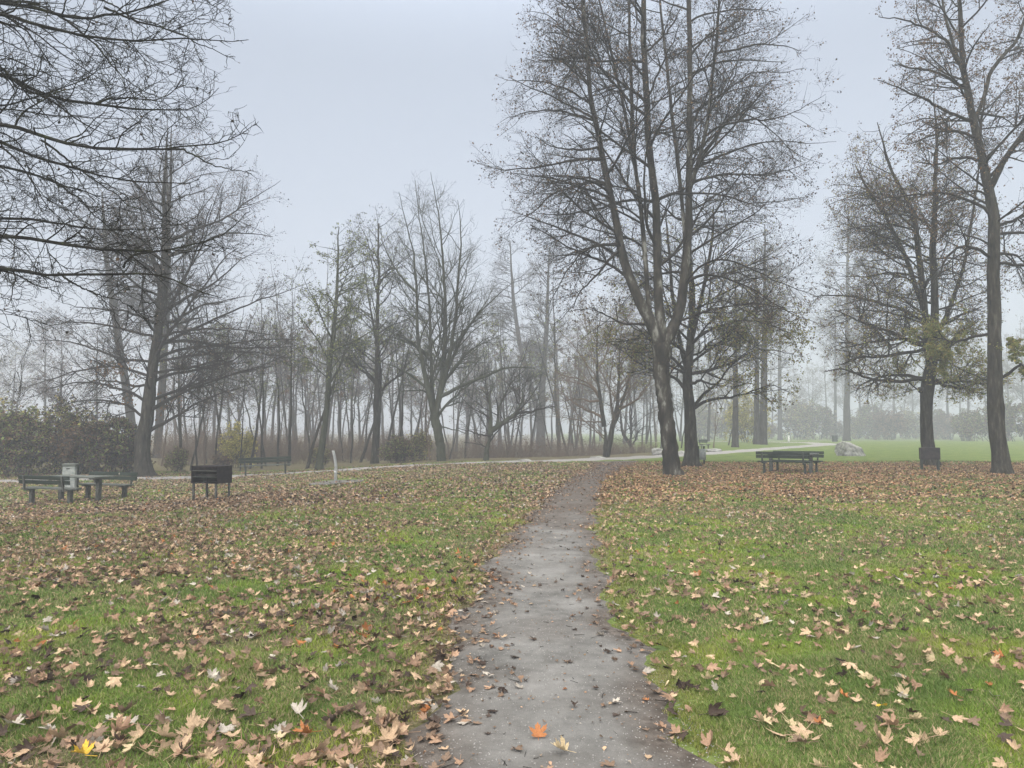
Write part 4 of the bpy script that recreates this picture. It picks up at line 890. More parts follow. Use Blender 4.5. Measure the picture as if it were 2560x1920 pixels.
def bench(label, group=None, L=1.9, legm='post', top='bench_top'):
    """faces +Y (sitting direction), backrest at -Y"""
    r = empty('bench', label=label, cat='bench', group=group)
    for y in (.02, .20): part('seat_board', lambda bm: box(bm, (0, y, .45), (L-.04, .17, .045)), top, r)
    s = L*.38; lw = .11 if legm == 'post' else .075
    for x in (-s, s):
        part('leg', lambda bm: box(bm, (x, .09, .19), (lw, lw, .46), bev=.01), legm, r)
        part('bracket', lambda bm: box(bm, (x, .08, .405), (.07, .46, .035)), legm, r)
        part('back_post', lambda bm: (box(bm, (x+.002, -.178, .60), (.055, .045, .44), RX(.16)),), legm, r)
    for z in (.635, .762):
        y = -.185-(z-.6)*.16+.048
        part('back_board', lambda bm: box(bm, (0, y, z), (L, .035, .112), RX(.16)), 'bench_green', r)
    return r
def table(label, L=1.9):
    r = empty('picnic_table', label=label, cat='table')
    for y in (-.235, 0, .235): part('top_board', lambda bm: box(bm, (0, y, .735), (L, .225, .045)), 'bench_top', r)
    for x in (-L*.38, L*.38):
        part('leg', lambda bm: box(bm, (x, 0, .34), (.12, .12, .72), bev=.01), 'post', r)
        part('bracket', lambda bm: box(bm, (x, 0, .692), (.08, .62, .036)), 'post', r)
    return r
def seton(o, x, y, rz, sink_=.0, tilt=None):
    o.location = (x, y, float(height(x, y))-sink_); o.rotation_euler = (0, tilt or 0, rz)
# left picnic set : n = (.32,.95)
a0 = math.atan2(.95, .32)-PI/2
b1 = bench('green bench with its back to the viewer, nearest of the set by the grey bin'); seton(b1, -13.2, 22.0, a0)
b2 = bench('green bench facing the viewer across the picnic table by the grey bin'); seton(b2, -12.5, 23.95, a0+PI)
t1 = table('picnic table between the two green benches near the grey bin'); seton(t1, -12.85, 22.98, a0)
a1 = math.atan2(.83, .56)-PI/2
b3 = bench('dark green bench seen from behind, front one of the set on the leaf carpet', legm='post_dark', top='bench_green'); seton(b3, 9.86, 28., a1)
b4 = bench('dark green bench facing the viewer, rear one of the picnic set on the leaf carpet', legm='post_dark', top='bench_green'); seton(b4, 10.98, 29.7, a1+PI)
t2 = table('picnic table between the two dark green benches on the leaf carpet'); seton(t2, 10.42, 28.85, a1)
b5 = bench('worn green bench seen from behind at the edge of the lakeside path', L=2.25, legm='post_dark'); g = GD(667, 34.6); seton(b5, g[0], g[1], math.radians(14), tilt=-.035)
b6 = bench('misty bench far off behind the litter bin with two posts'); g = GD(1759, 60); seton(b6, g[0], g[1], math.radians(200)); b6.scale = (.42, 1, 1)

def grill(label, label_kw=None, w=.84, d=.58):
    """open front faces -Y"""
    r = empty('grill', label=label, cat='grill')
    z0, z1 = .46, .92
    def shell(bm):
        box(bm, (-w/2, 0, (z0+z1)/2), (.015, d, z1-z0), bev=.003); box(bm, (w/2, 0, (z0+z1)/2), (.015, d, z1-z0), bev=.003)
        box(bm, (0, d/2, (z0+z1)/2), (w-.02, .015, z1-z0), bev=.003); box(bm, (0, 0, z0+.01), (w-.02, d-.02, .015), bev=.003)
    part('firebox', shell, 'soot', r)
    part('hood', lambda bm: (box(bm, (0, -d/2+.06, z1-.07), (w-.02, .015, .13), RX(.5), bev=.003), box(bm, (0, .06, z1-.008), (w-.02, d-.16, .014), bev=.003)), 'soot', r)
    part('hood_edge', lambda bm: box(bm, (0, -d/2+.022, z1-.128), (w-.03, .02, .02)), 'post', r)
    part('shelf', lambda bm: (box(bm, (0, -.02, z0+.17), (w-.03, d-.06, .012), bev=.003), box(bm, (0, -d/2+.01, z0+.17), (w-.03, .02, .022), bev=.004)), 'post_dark', r)
    part('divider', lambda bm: box(bm, (-.02, -d/2+.025, z0+.09), (.02, .02, .16)), 'post_dark', r)
    part('ember_pan', lambda bm: box(bm, (0, .02, z0+.2), (w-.12, d-.16, .05)), 'soot_in', r)
    for x in (-w/2+.05, w/2-.05):
        for y in (-d/2+.04, d/2-.04): part('leg', lambda bm: box(bm, (x, y, .2), (.05, .05, .53), bev=.006), 'post', r)
    return r
g1 = grill('sooty black steel grill on four posts between the picnic set and the water tap'); seton(g1, -8.05, 20.7, math.radians(-20))
g2 = grill('dark steel grill seen from behind in front of the burled tree', w=.68, d=.5); g = GD(2320, 30.5); seton(g2, g[0], g[1], math.radians(158))
for ch in g2.children:
    if ch.name.startswith('leg'): ch.data = ch.data.copy(); ch.data.materials[0] = M['post_dark']

# bins
def post_bin():
    r = empty('litter_bin', label='square grey metal litter bin with a green cap behind the picnic table', cat='bin')
    part('body', lambda bm: box(bm, (0, 0, .47), (.40, .36, .68), bev=.02), 'zinc', r)
    part('cap', lambda bm: (box(bm, (0, 0, .925), (.44, .40, .11), bev=.03)), 'bench_top', r)
    part('slot_panel', lambda bm: box(bm, (0, -.005, .845), (.39, .36, .06), bev=.005), 'zinc', r)
    part('slot', lambda bm: box(bm, (-.02, -.186, .80), (.11, .012, .03), bev=.005), 'soot_in', r)
    for x in (-.235, .235): part('post', lambda bm: box(bm, (x, .08, .44), (.05, .06, .98), bev=.005), 'post_dark', r)
    return r
pb_ = post_bin(); g = GD(181, 27); seton(pb_, g[0], g[1], .25)
def twin_bin():
    r = empty('litter_bin', label='round steel litter bin under a flat cap beside the shorter tree', cat='bin')
    part('body', lambda bm: cyl(bm, (.03, 0, .22), (.03, 0, .72), .15, seg=24), 'zinc', r, True)
    part('cap', lambda bm: box(bm, (-.02, 0, .86), (.44, .32, .025), bev=.008), 'zinc', r)
    part('post', lambda bm: box(bm, (-.19, 0, .42), (.10, .12, .88), bev=.008), 'post_dark', r)
    part('post', lambda bm: box(bm, (.12, .1, .42), (.07, .07, .87), bev=.008), 'post_dark', r)
    return r
tb = twin_bin(); g = GD(1753, 35.5); seton(tb, g[0], g[1], 0)
def far_bin():
    r = empty('litter_bin', label='dark distant bin on the lawn edge left of the boulder', cat='bin')
    part('body', lambda bm: box(bm, (0, 0, .42), (.5, .5, .74), bev=.04), 'post_dark', r); part('lid', lambda bm: box(bm, (0, 0, .82), (.54, .54, .05), bev=.02), 'soot', r)
    return r
fb = far_bin(); g = GD(2085, 97); seton(fb, g[0], g[1], .2)
def white_post():
    r = empty('marker_post', label='small white post standing in the mist where the path bends', cat='post')
    part('shaft', lambda bm: (cyl(bm, (0, 0, -.05), (0, 0, .72), .11, .09), cyl(bm, (0, 0, .72), (0, 0, .86), .14, .06)), 'white', r, True)
    part('base', lambda bm: cyl(bm, (0, 0, 0), (0, 0, .06), .17), 'gravel', r)
    return r
wp = white_post(); g = GD(1970, 97); seton(wp, g[0], g[1], 0)

# water tap and its paved pad
def tap():
    g = G(838, 1208); r = empty('drinking_fountain', g, label='curved stainless drinking fountain post on a round paved pad', cat='fountain')
    def col(bm):
        n = 18; sec = []
        for k in range(n):
            t = k/(n-1)
            x = -.11*max(0, t-.45)**1.6*2.0+.02*math.sin(t*3); z = -.05+1.12*t; hw = .046*(1-.25*t)
            sec.append([bm.verts.new((x+sx*hw, sy*.045, z-abs(0)*.0)) for sx, sy in ((-1, -1), (1, -1), (1, 1), (-1, 1))])
        for a, b in zip(sec, sec[1:]):
            for k in range(4): bm.faces.new((a[k], a[(k+1) % 4], b[(k+1) % 4], b[k]))
        bm.faces.new(sec[-1]); bm.faces.new(sec[0][::-1])
        bmesh.ops.bevel(bm, geom=[e for e in bm.edges if abs((e.verts[0].co-e.verts[1].co).z) > .02], offset=.012, segments=2, affect='EDGES')
    part('column', col, 'steel', r)
    part('button', lambda bm: cyl(bm, (.0, -.045, .37), (.0, -.065, .37), .028), 'white', r, True)
    part('spout', lambda bm: cyl(bm, (.05, 0, .33), (.16, -.03, .30), .02, .016), 'post_dark', r, True)
    part('drain_grate', lambda bm: cyl(bm, (.1, -.2, .02), (.1, -.2, .045), .12), 'post_dark', r)
    # pad of small setts
    r2 = empty('paved_pad', g+[.05, .1, 0], label='round pad of grey setts around the drinking fountain', cat='paving')
    def setts(bm):
        for i in range(-8, 9):
            for j in range(-8, 9):
                x, y = i*.115, j*.115
                if x*x+y*y < .92**2:
                    z = float(height(g[0]+.05+x, g[1]+.1+y))-g[2]
                    box(bm, (x+rng.normal(0, .005), y+rng.normal(0, .005), z+.012+rng.normal(0, .003)), (.10, .10, .07), Matrix.Rotation(rng.normal(0, .08), 4, 'Z'), bev=.012)
    part('setts', setts, 'sett', r2)
tap()

# rocks
def rock(label, px_, py_, D, w, h, d, seed, crop=None):
    rg = np.random.default_rng(seed); bm = bmesh.new(); bmesh.ops.create_icosphere(bm, subdivisions=5, radius=1)
    V = np.array([v.co for v in bm.verts]); n = unit(V)
    f = np.zeros(len(V))
    for k in range(26):
        q_ = unit(rg.normal(0, 1, 3)); off = rg.uniform(.62, .95); dd = n@q_
        f = np.maximum(f, dd/off)
    r = 1/np.maximum(f, .85)
    for k in range(5): 
        a = rg.normal(0, 1, 3)*3.5*(k+1); r += .045/(k+1)*np.sin(n@a+rg.random()*6)
    V = n*r[:, None]
    V[:, 2] += .12*np.sin(V[:, 0]*4+V[:, 1]*3)*.3
    V *= [w/2, d/2, h]; V[:, 2] = np.where(V[:, 2] < -.1, -.1, V[:, 2])
    V[:, 0] += V[:, 2]*-.15
    for v, c in zip(bm.verts, V): v.co = c
    me = bpy.data.meshes.new('boulder'); bm.to_mesh(me); bm.free(); me.materials.append(M['rock'])
    for p in me.polygons: p.use_smooth = True
    g = GD(px_, D); o = link('boulder', me, loc=g); tag(o, label, 'boulder')
    return o
rock('large rounded pale granite boulder alone on the lawn', 2125, 1137, 47, 2.0, 1.0, 1.5, 3)
rock('grey rock on the shore just left of the lichened trunk', 1645, 1143, 49, 1.1, .45, .9, 5)
rock('low flat shore slab right of the round steel litter bin', 1785, 1128, 55, 1.3, .28, .8, 8)
rock('small flat rock seen between the two near trunks', 1703, 1135, 51, .9, .25, .8, 11)
rock('low pale slab at the foot of the twin-trunked tree', 1497, 1150, 43.5, .9, .14, .6, 14)
rock('low pale slab by the path near the small leaning tree', 1312, 1158, 41, .9, .10, .5, 17)

# ------------------------------------------------------------------ fallen leaves
def maple(seed, lod=0):
    """lobed leaf, unit size about 1 across, fan-triangulated with an inner ring"""
    rg = np.random.default_rng(seed)
    tips = [(90, 1.0), (38, .88), (142, .88), (-12, .62), (192, .62)]
    if seed % 3 == 1: tips = [(90, 1.05), (55, .72), (125, .75), (15, .50), (165, .48)]      # narrow, oak-like
    if seed % 5 == 2: tips = [(80, .9), (48, .85), (130, .60), (-20, .7), (200, .35)]         # torn, lop-sided
    pts = []
    if lod == 0:
        oak = seed % 4 == 3
        for a, r in sorted(tips, key=lambda t: t[0]):
            a += rg.normal(0, 4); r *= rg.uniform(.85, 1.1)
            pts += [(a-19, r*.60), (a-14, r*.82), (a-9, r*.74), (a, r), (a+8, r*.76), (a+13, r*.83), (a+19, r*.60), (a+26, r*.44)]
        pts[-1] = (250, .22); pts.append((270, .12)); pts.append((290, .22))
    elif lod == 1:
        for a, r in sorted(tips, key=lambda t: t[0]):
            r *= rg.uniform(.8, 1.1); pts += [(a-14, r*.62), (a, r), (a+14, r*.62), (a+26, r*.36)]
        pts[-1] = (270, .15)
    else:
        for a, r in ((90, .95), (25, .8), (-40, .4), (220, .4), (155, .8)):
            pts += [(a+rg.normal(0, 8), r*rg.uniform(.75, 1.1))]
    pts = sorted(pts)
    a = np.radians([p[0] for p in pts]); r = np.array([p[1] for p in pts])*.55
    ox, oy = np.cos(a)*r, np.sin(a)*r
    if lod == 2:
        V = np.stack([ox, oy, np.zeros(len(a))], -1); Fa = None
    else:
        V = np.concatenate([[[0, 0, 0]], np.stack([ox*.5, oy*.5, 0*ox], -1), np.stack([ox, oy, 0*ox], -1)])
    cx, cy, cxy = rg.normal(0, .5), rg.normal(0, .6), rg.normal(0, .5)
    x, y = V[:, 0], V[:, 1]; rr = np.hypot(x, y)
    fold = rg.choice([.3, .9, 1.7, 2.8], p=[.2, .3, .3, .2])*rg.choice([-1, 1], p=[.4, .6])
    z = cx*x*x+cy*y*y+cxy*x*y+.35*fold*np.abs(x)+.25*rr*np.sin(np.arctan2(y, x)*3+rg.random()*6)*rg.uniform(.1, .6)
    k = rg.choice([0, 1.2, 2.0, 3.0])   # rolled edge
    if k:
        th = x*k*1.6; x2 = np.sin(th)/(k*1.6); z = z*.5+(1-np.cos(th))/(k*1.6); x = x2
    V = np.stack([x, y, z-np.min(z)*.8], -1)
    n = len(a)
    if lod == 2:
        return V, [(0, i, i+1) for i in range(1, n-1)]
    tr = []
    for i in range(n):
        j = (i+1) % n
        tr += [(0, 1+i, 1+j), (1+i, 1+n+i, 1+n+j), (1+i, 1+n+j, 1+j)]
    return V, tr
PAL = {'tan': (.45, .325, .215), 'warm brown': (.33, .215, .145), 'pale grey': (.40, .36, .31), 'dull brown': (.20, .14, .10), 'dark wet': (.075, .055, .045), 'orange brown': (.36, .15, .06), 'yellow': (.62, .40, .06), 'straw': (.50, .40, .25)}
def sample_pts(n_try, y0, y1, seed):
    rg = np.random.default_rng(seed)
    yy = np.sqrt(rg.uniform(y0**2, y1**2, n_try)); xx = rg.uniform(-1, 1, n_try)*(.70*yy+1.6)
    return xx, yy, rg
def scatter(y0, y1, seed, mx=260, half=.70):
    area = half*(y1**2-y0**2)+3.2*(y1-y0); n = int(area*mx)
    x, y, rg = sample_pts(n, y0, y1, seed)
    keep = rg.random(n)*mx < litter(x, y)
    return x[keep], y[keep], rg
x, y, rg = scatter(2.2, 9.0, 21)
order = np.argsort(y*1.0+50*((np.abs(x) > .665*y) | (y < 3.55))); x, y = x[order], y[order]
NI = 300
nearx, neary = x[:NI], y[:NI]
names = list(PAL)
lm = {}
def leaf_material(nm):
    if nm in lm: return lm[nm]
    c = np.array(PAL[nm]); m = noise_mat('leaf_'+nm.replace(' ', '_'), [tuple(c*.6), tuple(c), tuple(np.minimum(c*1.25, .8))], 18, rough=.6, bump=.4, bscale=60, dist=.004, spec=.1)
    L = m.node_tree.links.new; b = m.node_tree.nodes['Principled BSDF']
    t = nd(m, 'ShaderNodeBsdfTranslucent'); t.inputs['Color'].default_value = (*c, 1)
    ms = nd(m, 'ShaderNodeMixShader'); ms.inputs[0].default_value = .12
    L(b.outputs[0], ms.inputs[1]); L(t.outputs[0], ms.inputs[2]); L(ms.outputs[0], m.node_tree.nodes['Material Output'].inputs['Surface'])
    lm[nm] = m; return m
cache = {}
def near_leaf_mesh(v, nm):
    if (v, nm) in cache: return cache[v, nm]
    V, tr = maple(v); tr = np.array(tr)
    # petiole
    pts = np.stack([np.linspace(0, rng.normal(0, .05), 5), np.linspace(-.05, -.5, 5), .03+np.linspace(0, .12, 5)*rng.uniform(0, 1)], -1)
    tv, tq = tubes(pts[None], np.full((1, 5), .011), 4)
    me = make_mesh('fallen_leaf', np.concatenate([V, tv]), [tr, tq+len(V)], leaf_material(nm), smooth=True)
    cache[v, nm] = me; return me
prob = {'L': [.30, .23, .07, .23, .15, .014, .0, .02], 'R': [.36, .20, .06, .16, .10, .013, .0, .11], 'P': [.14, .20, .10, .30, .22, .02, .0, .0]}
for i in range(NI):
    X_, Y_ = float(nearx[i]), float(neary[i]); d = float(fp_d(X_, Y_)); c = float(np.interp(Y_, FP_Y, FP_X))
    zone = 'P' if d < -.04 else ('L' if X_ < c else 'R')
    pr = np.array(prob[zone]); pr = pr/pr.sum()
    nm = names[rg.choice(len(names), p=pr)]
    o = link('fallen_leaf', near_leaf_mesh(int(rg.integers(0, 14)), nm))
    s = rg.uniform(.085, .175)*(1 if zone != 'P' else .8)
    o.scale = (s, s, s*rg.uniform(.6, 1.15)*(.55 if zone == 'P' else 1))
    o.location = (X_, Y_, float(height(X_, Y_))+(.018 if zone == 'P' else rg.uniform(.012, .03)))
    ti = .12 if zone == 'P' else .42
    o.rotation_euler = (rg.normal(0, ti), rg.normal(0, ti), rg.random()*6.28)
    where = {'P': 'on the trodden footpath', 'L': 'in the grass left of the footpath', 'R': 'in the grass right of the footpath'}[zone]
    tag(o, f'{nm} fallen leaf lying {where} near the viewer', 'leaf', f'{nm} leaves lying {where}')
def special(px_, py_, v, nm, size, lab, rot, tilt=(.2, .1)):
    g = G(px_, py_); o = link('fallen_leaf', near_leaf_mesh(v, nm)); o.location = (g[0], g[1], g[2]+.03); o.scale = (size, size, size); o.rotation_euler = (tilt[0], tilt[1], rot)
    tag(o, lab, 'leaf')
special(742, 1795, 2, 'pale grey', .20, 'large whitish curled leaf, palest on the left lawn', .6)
special(208, 1907, 5, 'yellow', .15, 'bright yellow leaf by the heap in the bottom left corner', 1.4)
special(768, 1848, 6, 'orange brown', .15, 'orange-brown leaf below the large whitish leaf', 2.1)
special(1345, 1852, 8, 'orange brown', .14, 'pinkish orange leaf standing tilted in the middle of the footpath', .2, (.6, 0))
special(1410, 1893, 9, 'straw', .13, 'straw-coloured leaf at the bottom middle of the footpath', 1.1, (.1, 0))
special(2385, 1750, 4, 'orange brown', .12, 'rounded orange leaf on the right lawn near the photo edge', .4)
special(2052, 1824, 7, 'orange brown', .11, 'small rounded orange-brown leaf low on the right lawn', 1.9)
special(2205, 1780, 0, 'yellow', .09, 'small bright yellow leaf low on the right lawn', 2.5)
special(478, 1830, 1, 'tan', .16, 'tan lobed leaf standing upright on the left lawn', .3, (1.0, .2))
# the rest: one carpet
VV, FF, CC, off = [], [], [], 0
def carpet(x, y, rg, lod, smin, smax, nvar=12, grow=1.):
    global off
    d = fp_d(x, y); onp = d < -.04; c = np.interp(y, FP_Y, FP_X)
    pal = np.array([PAL[k] for k in names])
    pL, pR, pP = [np.array(prob[k])/sum(prob[k]) for k in 'LRP']
    u = rg.random(len(x))
    def ch(p): return np.searchsorted(np.cumsum(p), u).clip(0, len(names)-1)
    ci = np.where(onp, ch(pP), np.where(x < c, ch(pL), ch(pR)))
    col = pal[ci]*rg.uniform(.45, 1.15, (len(x), 1))
    far = sm((y-12)/10)[:, None]
    rightside = (x > c)[:, None]
    col = col*(1-far*.12)*np.where(rightside, 1+far*np.array([-.02, -.14, -.25]), 1.)
    var = rg.integers(0, nvar, len(x))
    for v in range(nvar):
        k = np.where(var == v)[0]
        if not len(k): continue
        Vb, tr = maple(100+v, lod); tr = np.array(tr)
        n = len(k); s = rg.uniform(smin, smax, n)*np.where(onp[k], .75, 1)*grow
        Rz = rg.random(n)*6.28; tx = rg.normal(0, .42, n)*np.where(onp[k], .35, 1); ty = rg.normal(0, .42, n)*np.where(onp[k], .35, 1)
        B = Vb[None]*s[:, None, None]*np.array([1, 1, 1.0])
        cxx, sxx = np.cos(tx)[:, None], np.sin(tx)[:, None]
        yv = B[..., 1]*cxx-B[..., 2]*sxx; zv = B[..., 1]*sxx+B[..., 2]*cxx; xv = B[..., 0]
        cyy, syy = np.cos(ty)[:, None], np.sin(ty)[:, None]
        xv, zv = xv*cyy+zv*syy, -xv*syy+zv*cyy
        cz, sz = np.cos(Rz)[:, None], np.sin(Rz)[:, None]
        xv, yv = xv*cz-yv*sz, xv*sz+yv*cz
        z0 = height(x[k], y[k])+np.where(onp[k], .02, rg.uniform(.012, .032, n))
        W = np.stack([xv+x[k][:, None], yv+y[k][:, None], zv+z0[:, None]], -1)
        VV.append(W.reshape(-1, 3)); nb = len(Vb)
        FF.append((tr[None]+(off+np.arange(n)*nb)[:, None, None]).reshape(-1, 3)); off += n*nb
        CC.append(np.repeat(col[k], nb, 0))
carpet(x[NI:], y[NI:], rg, 0, .07, .15)
nb_ = 1200; yb = 2.6+rg.random(nb_)**1.5*14; xb = np.interp(yb, FP_Y, FP_X)+rg.uniform(-.85, .85, nb_)*(1-.35*rg.random(nb_)); kk = fp_d(xb, yb) < 0
prob_keep = prob['P']; prob['P'] = [.12, .22, .04, .46, .16, 0, 0, 0]; carpet(xb[kk], yb[kk], rg, 2, .015, .045); prob['P'] = prob_keep
x, y, r_ = scatter(9.0, 17, 22); carpet(x, y, r_, 1, .07, .13)
x, y, r_ = scatter(17, 39, 23); carpet(x, y, r_, 2, .08, .14)
o = link('leaf_carpet', make_mesh('leaf_carpet', np.concatenate(VV), np.concatenate(FF), M['leaf'], smooth=False, col=np.concatenate(CC)))
tag(o, 'carpet of fallen brown and tan leaves over the lawn beyond the nearest ones', 'fallen leaves', kind='stuff')

# twigs and grit on the footpath
n = 170; yy = 3.2+rng.random(n)**1.7*16; xx = np.interp(yy, FP_Y, FP_X)+rng.uniform(-.9, .9, n)
a = rng.random(n)*6.28
T1 = run(np.stack([xx, yy, height(xx, yy)+.019], -1), np.stack([np.cos(a), np.sin(a), np.zeros(n)], -1), rng.uniform(.02, .10, n), rng.uniform(.001, .0026, n), 4, np.zeros(n), .12, .6)
T1[0][:, :, 2] = height(T1[0][:, :, 0], T1[0][:, :, 1])+.019
v, q_ = tubes(*T1, 4)
tag(link('twig_litter', make_mesh('twig_litter', v, q_, M['twig'])), 'scattered short dark twigs on the trodden footpath', 'twigs', kind='stuff')
n = 5000; yy = 3.2+rng.random(n)**1.6*9; xx = np.interp(yy, FP_Y, FP_X)+rng.uniform(-.75, .75, n)
s_ = rng.uniform(.002, .006, n)[:, None, None]
base = np.array([[1, 0, 0], [0, 1, 0], [-1, 0, 0], [0, -1, 0], [0, 0, .8]])[None]*s_*rng.uniform(.6, 1.3, (n, 5, 1))
V = base+np.stack([xx, yy, height(xx, yy)+.014], -1)[:, None]
fc = np.array([[0, 1, 4], [1, 2, 4], [2, 3, 4], [3, 0, 4]]); Fq = (fc[None]+(np.arange(n)*5)[:, None, None]).reshape(-1, 3)
tag(link('path_gravel', make_mesh('path_gravel', V.reshape(-1, 3), Fq, M['gravel'], smooth=False)), 'fine pale grit pressed into the trodden footpath', 'gravel', kind='stuff')
for (lx, ly, lz, nm, lab, tl) in ((-12.20, 23.99, .74, 'pale grey', 'pale leaf stuck to the backrest of the bench that faces the viewer', 1.4), (-12.6, 22.9, .775, 'tan', 'tan leaf lying on the picnic table by the grey bin', .1),
        (-13.15, 23.05, .775, 'dull brown', 'brown leaf lying on the left end of the picnic table', .1), (-12.9, 22.2, .49, 'warm brown', 'warm brown leaf lying on the seat of the nearest bench', .1)):
    o = link('fallen_leaf', near_leaf_mesh(3, nm)); o.location = (lx, ly, float(height(lx, ly))+lz-.01); o.scale = (.12,)*3; o.rotation_euler = (tl, 0, lx*9); tag(o, lab, 'leaf')

# ------------------------------------------------------------------ grass blades
def grass():
    out = []
    for y0, y1, dens, w, hh, nseg in ((1.6, 3.4, 7000, .003, .030, 2), (3.4, 6.0, 15000, .0022, .030, 2), (6, 10, 5200, .0038, .034, 2), (10, 17, 1700, .0070, .040, 1), (17, 30, 480, .013, .045, 1), (30, 40, 170, .020, .045, 1)):
        n = int((.70*(y1**2-y0**2)+3.2*(y1-y0))*dens); x, y, rg = sample_pts(n, y0, y1, int(y0*10))
        d = fp_d(x, y); lt = litter(x, y)
        pn = vnoise(x, y, .12, 12)
        keep = (d > -.10+.22*pn) & (rg.random(n) < np.clip(1.35-lt/190, .4, 1)*np.clip(.55+.9*vnoise(x, y, .18, 13), 0, 1)) & (np.abs(y-np.interp(x, PATHX, PATHY)) > 1.2)
        keep &= ~((np.hypot((x+5.85), (y-26.9)) < .95)); keep &= ~((vnoise(x, y, 1.6, 31) > .74) & (rg.random(n) < .6))
        x, y, d = x[keep], y[keep], d[keep]; n = len(x)
        tall = .55+.9*vnoise(x, y, .25, 14)
        h = hh*tall*rg.uniform(.6, 1.3, n)*np.clip(.55+d*2, .5, 1)
        az = rg.random(n)*6.28; lean = rg.uniform(.1, .9, n)+.4*vnoise(x, y, .15, 15)
        flow = vnoise(x, y, .7, 16)*6.28
        dx = np.cos(az)*.8+np.cos(flow)*.22; dy = np.sin(az)*.8+np.sin(flow)*.22
        z = height(x, y)-.003
        p0 = np.stack([x, y, z], -1); dirv = np.stack([dx*lean, dy*lean, np.ones(n)], -1)
        sd = unit(np.stack([-np.sin(az+rg.normal(0, .6, n)), np.cos(az), np.zeros(n)], -1))*w*rg.uniform(.6, 1.3, (n, 1))
        mid = p0+dirv*h[:, None]*.5; tip = p0+dirv*np.array([1.35, 1.35, .9])*h[:, None]
        V = np.stack([p0-sd, p0+sd, mid+sd*.8, mid-sd*.8, tip], 1)
        # colour patches: yellow-green moss, deep green, straw
        a = vnoise(x, y, .9, 17)*.6+vnoise(x, y, .3, 18)*.4; b = rg.random(n)
        c1 = np.array([.165, .245, .045]); c2 = np.array([.235, .285, .048]); c3 = np.array([.115, .175, .048]); c4 = np.array([.30, .26, .14])
        t = sm((a-.40)/.3)[:, None]
        col = c3*(1-t)+c1*t; t2 = (sm((a-.58)/.2)*.8)[:, None]; col = col*(1-t2)+c2*t2
        e = np.exp(-(d/.25)**2)[:, None]*.7; col = col*(1-e)+np.array([.20, .20, .045])*e
        col = np.where((b < .02+.42*vnoise(x, y, .45, 21))[:, None], c4, col)*rg.uniform(.7, 1.3, (n, 1))
        out.append((V, col))
    V = np.concatenate([a for a, _ in out]); C_ = np.concatenate([b for _, b in out]); n = len(V)
    b0 = np.arange(n)[:, None]*5
    q4 = b0+np.array([[0, 1, 2, 3]]); t3 = b0+np.array([[3, 2, 4]])
    o = link('grass', make_mesh('grass', V.reshape(-1, 3), [q4, t3], M['blade'], smooth=False, col=np.repeat(C_, 5, 0)))
    tag(o, 'short damp green lawn grass on both sides of the footpath', 'grass', kind='stuff')
    print('grass blades', n)
grass()

# ------------------------------------------------------------------ haze
HZ = dict(density=.0038, color=(.66, .70, .755))
me = bpy.data.meshes.new('haze'); bm = bmesh.new()
bmesh.ops.create_cube(bm, size=1, matrix=Matrix.Translation((0, 180, 13.0)) @ Matrix.Diagonal((860, 500, 33, 1))); bm.to_mesh(me); bm.free()
hz = link('haze', me); hz['kind'] = 'stuff'; tag(hz, 'thin grey autumn fog filling the park', 'fog')
m = bpy.data.materials.new('haze'); m.use_nodes = True; m.node_tree.nodes.clear()
out = m.node_tree.nodes.new('ShaderNodeOutputMaterial'); pv = m.node_tree.nodes.new('ShaderNodeVolumePrincipled')
pv.inputs['Density'].default_value = HZ['density']; pv.inputs['Color'].default_value = (*HZ['color'], 1); pv.inputs['Anisotropy'].default_value = 0.0
pv.inputs['Density Attribute'].default_value = ''
m.node_tree.links.new(pv.outputs[0], out.inputs['Volume']); me.materials.append(m)
try: m.cycles.homogeneous_volume = True
except Exception as e: print(e)

# ------------------------------------------------------------------ sky, sun, render
wd = bpy.data.worlds.new('World'); S.world = wd; wd.use_nodes = True; nt = wd.node_tree
bg = nt.nodes['Background']; sk = nt.nodes.new('ShaderNodeTexSky'); sk.sky_type = 'NISHITA'; sk.sun_disc = False
EL, AZ = math.radians(32), math.radians(200)
sk.sun_elevation = EL; sk.sun_rotation = AZ; sk.dust_density = 3; sk.air_density = 1; sk.ozone_density = 1.5
hs = nt.nodes.new('ShaderNodeHueSaturation'); hs.inputs['Saturation'].default_value = .30; hs.inputs['Value'].default_value = .36
nt.links.new(sk.outputs[0], hs.inputs['Color'])
mx = nt.nodes.new('ShaderNodeMixRGB'); mx.inputs[0].default_value = .55; mx.inputs[2].default_value = (1.80, 2.05, 2.50, 1)
nt.links.new(hs.outputs[0], mx.inputs[1]); 
tcw = nt.nodes.new('ShaderNodeTexCoord'); sx = nt.nodes.new('ShaderNodeSeparateXYZ'); nt.links.new(tcw.outputs['Generated'], sx.inputs[0])
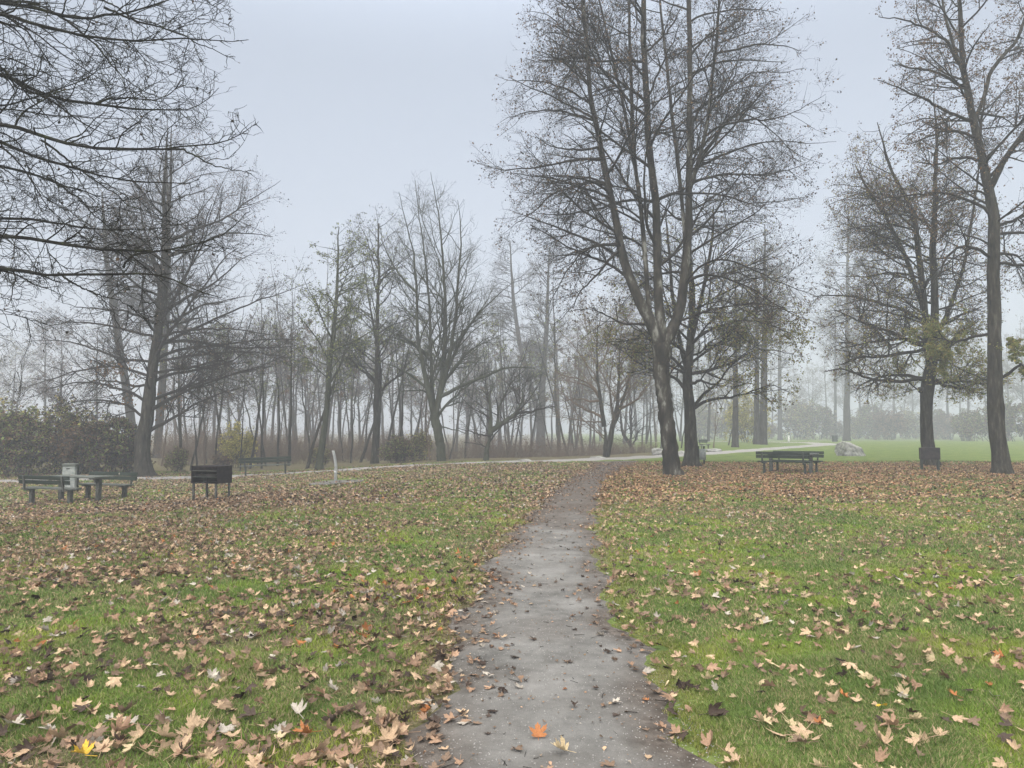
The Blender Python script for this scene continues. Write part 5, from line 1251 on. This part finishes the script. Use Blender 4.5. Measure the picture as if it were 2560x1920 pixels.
mr = nt.nodes.new('ShaderNodeMapRange'); mr.interpolation_type = 'SMOOTHSTEP'   # overcast sky: brightest overhead
mr.inputs['From Min'].default_value = .42; mr.inputs['From Max'].default_value = .9; mr.inputs['To Min'].default_value = 1.0; mr.inputs['To Max'].default_value = 4.4
nt.links.new(sx.outputs['Z'], mr.inputs[0])
vs = nt.nodes.new('ShaderNodeVectorMath'); vs.operation = 'SCALE'; 
mz = nt.nodes.new('ShaderNodeMapRange'); mz.inputs['From Min'].default_value = .5; mz.inputs['From Max'].default_value = .8; nt.links.new(sx.outputs['Z'], mz.inputs[0])
mw = nt.nodes.new('ShaderNodeMixRGB'); mw.inputs[2].default_value = (2.12, 2.02, 1.88, 1); nt.links.new(mz.outputs[0], mw.inputs[0]); nt.links.new(mx.outputs[0], mw.inputs[1])
nt.links.new(mw.outputs[0], vs.inputs[0]); nt.links.new(mr.outputs[0], vs.inputs['Scale'])
nt.links.new(vs.outputs[0], bg.inputs[0]); bg.inputs[1].default_value = .15
sd = bpy.data.lights.new('sun', 'SUN'); sd.energy = 1.1; sd.angle = math.radians(25); sd.color = (1, .96, .9)
so = bpy.data.objects.new('sun', sd); COL.objects.link(so)
dv = Vector((math.sin(AZ)*math.cos(EL), math.cos(AZ)*math.cos(EL), math.sin(EL)))
so.rotation_euler = dv.to_track_quat('Z', 'Y').to_euler(); so.location = (0, -20, 30)
S.view_settings.view_transform = 'Standard'; S.view_settings.look = 'None'; S.view_settings.exposure = 1.42; S.view_settings.gamma = 1
S.render.engine = 'CYCLES'
cy = S.cycles
cy.max_bounces = 6; cy.diffuse_bounces = 3; cy.glossy_bounces = 2; cy.transmission_bounces = 2; cy.volume_bounces = 1; cy.transparent_max_bounces = 4
cy.use_denoising = True
try: cy.denoiser = 'OPENIMAGEDENOISE'; cy.denoising_input_passes = 'RGB_ALBEDO_NORMAL'; cy.denoising_prefilter = 'ACCURATE'
except Exception: pass
cy.use_adaptive_sampling = True; cy.adaptive_threshold = .02
cy.caustics_reflective = False; cy.caustics_refractive = False
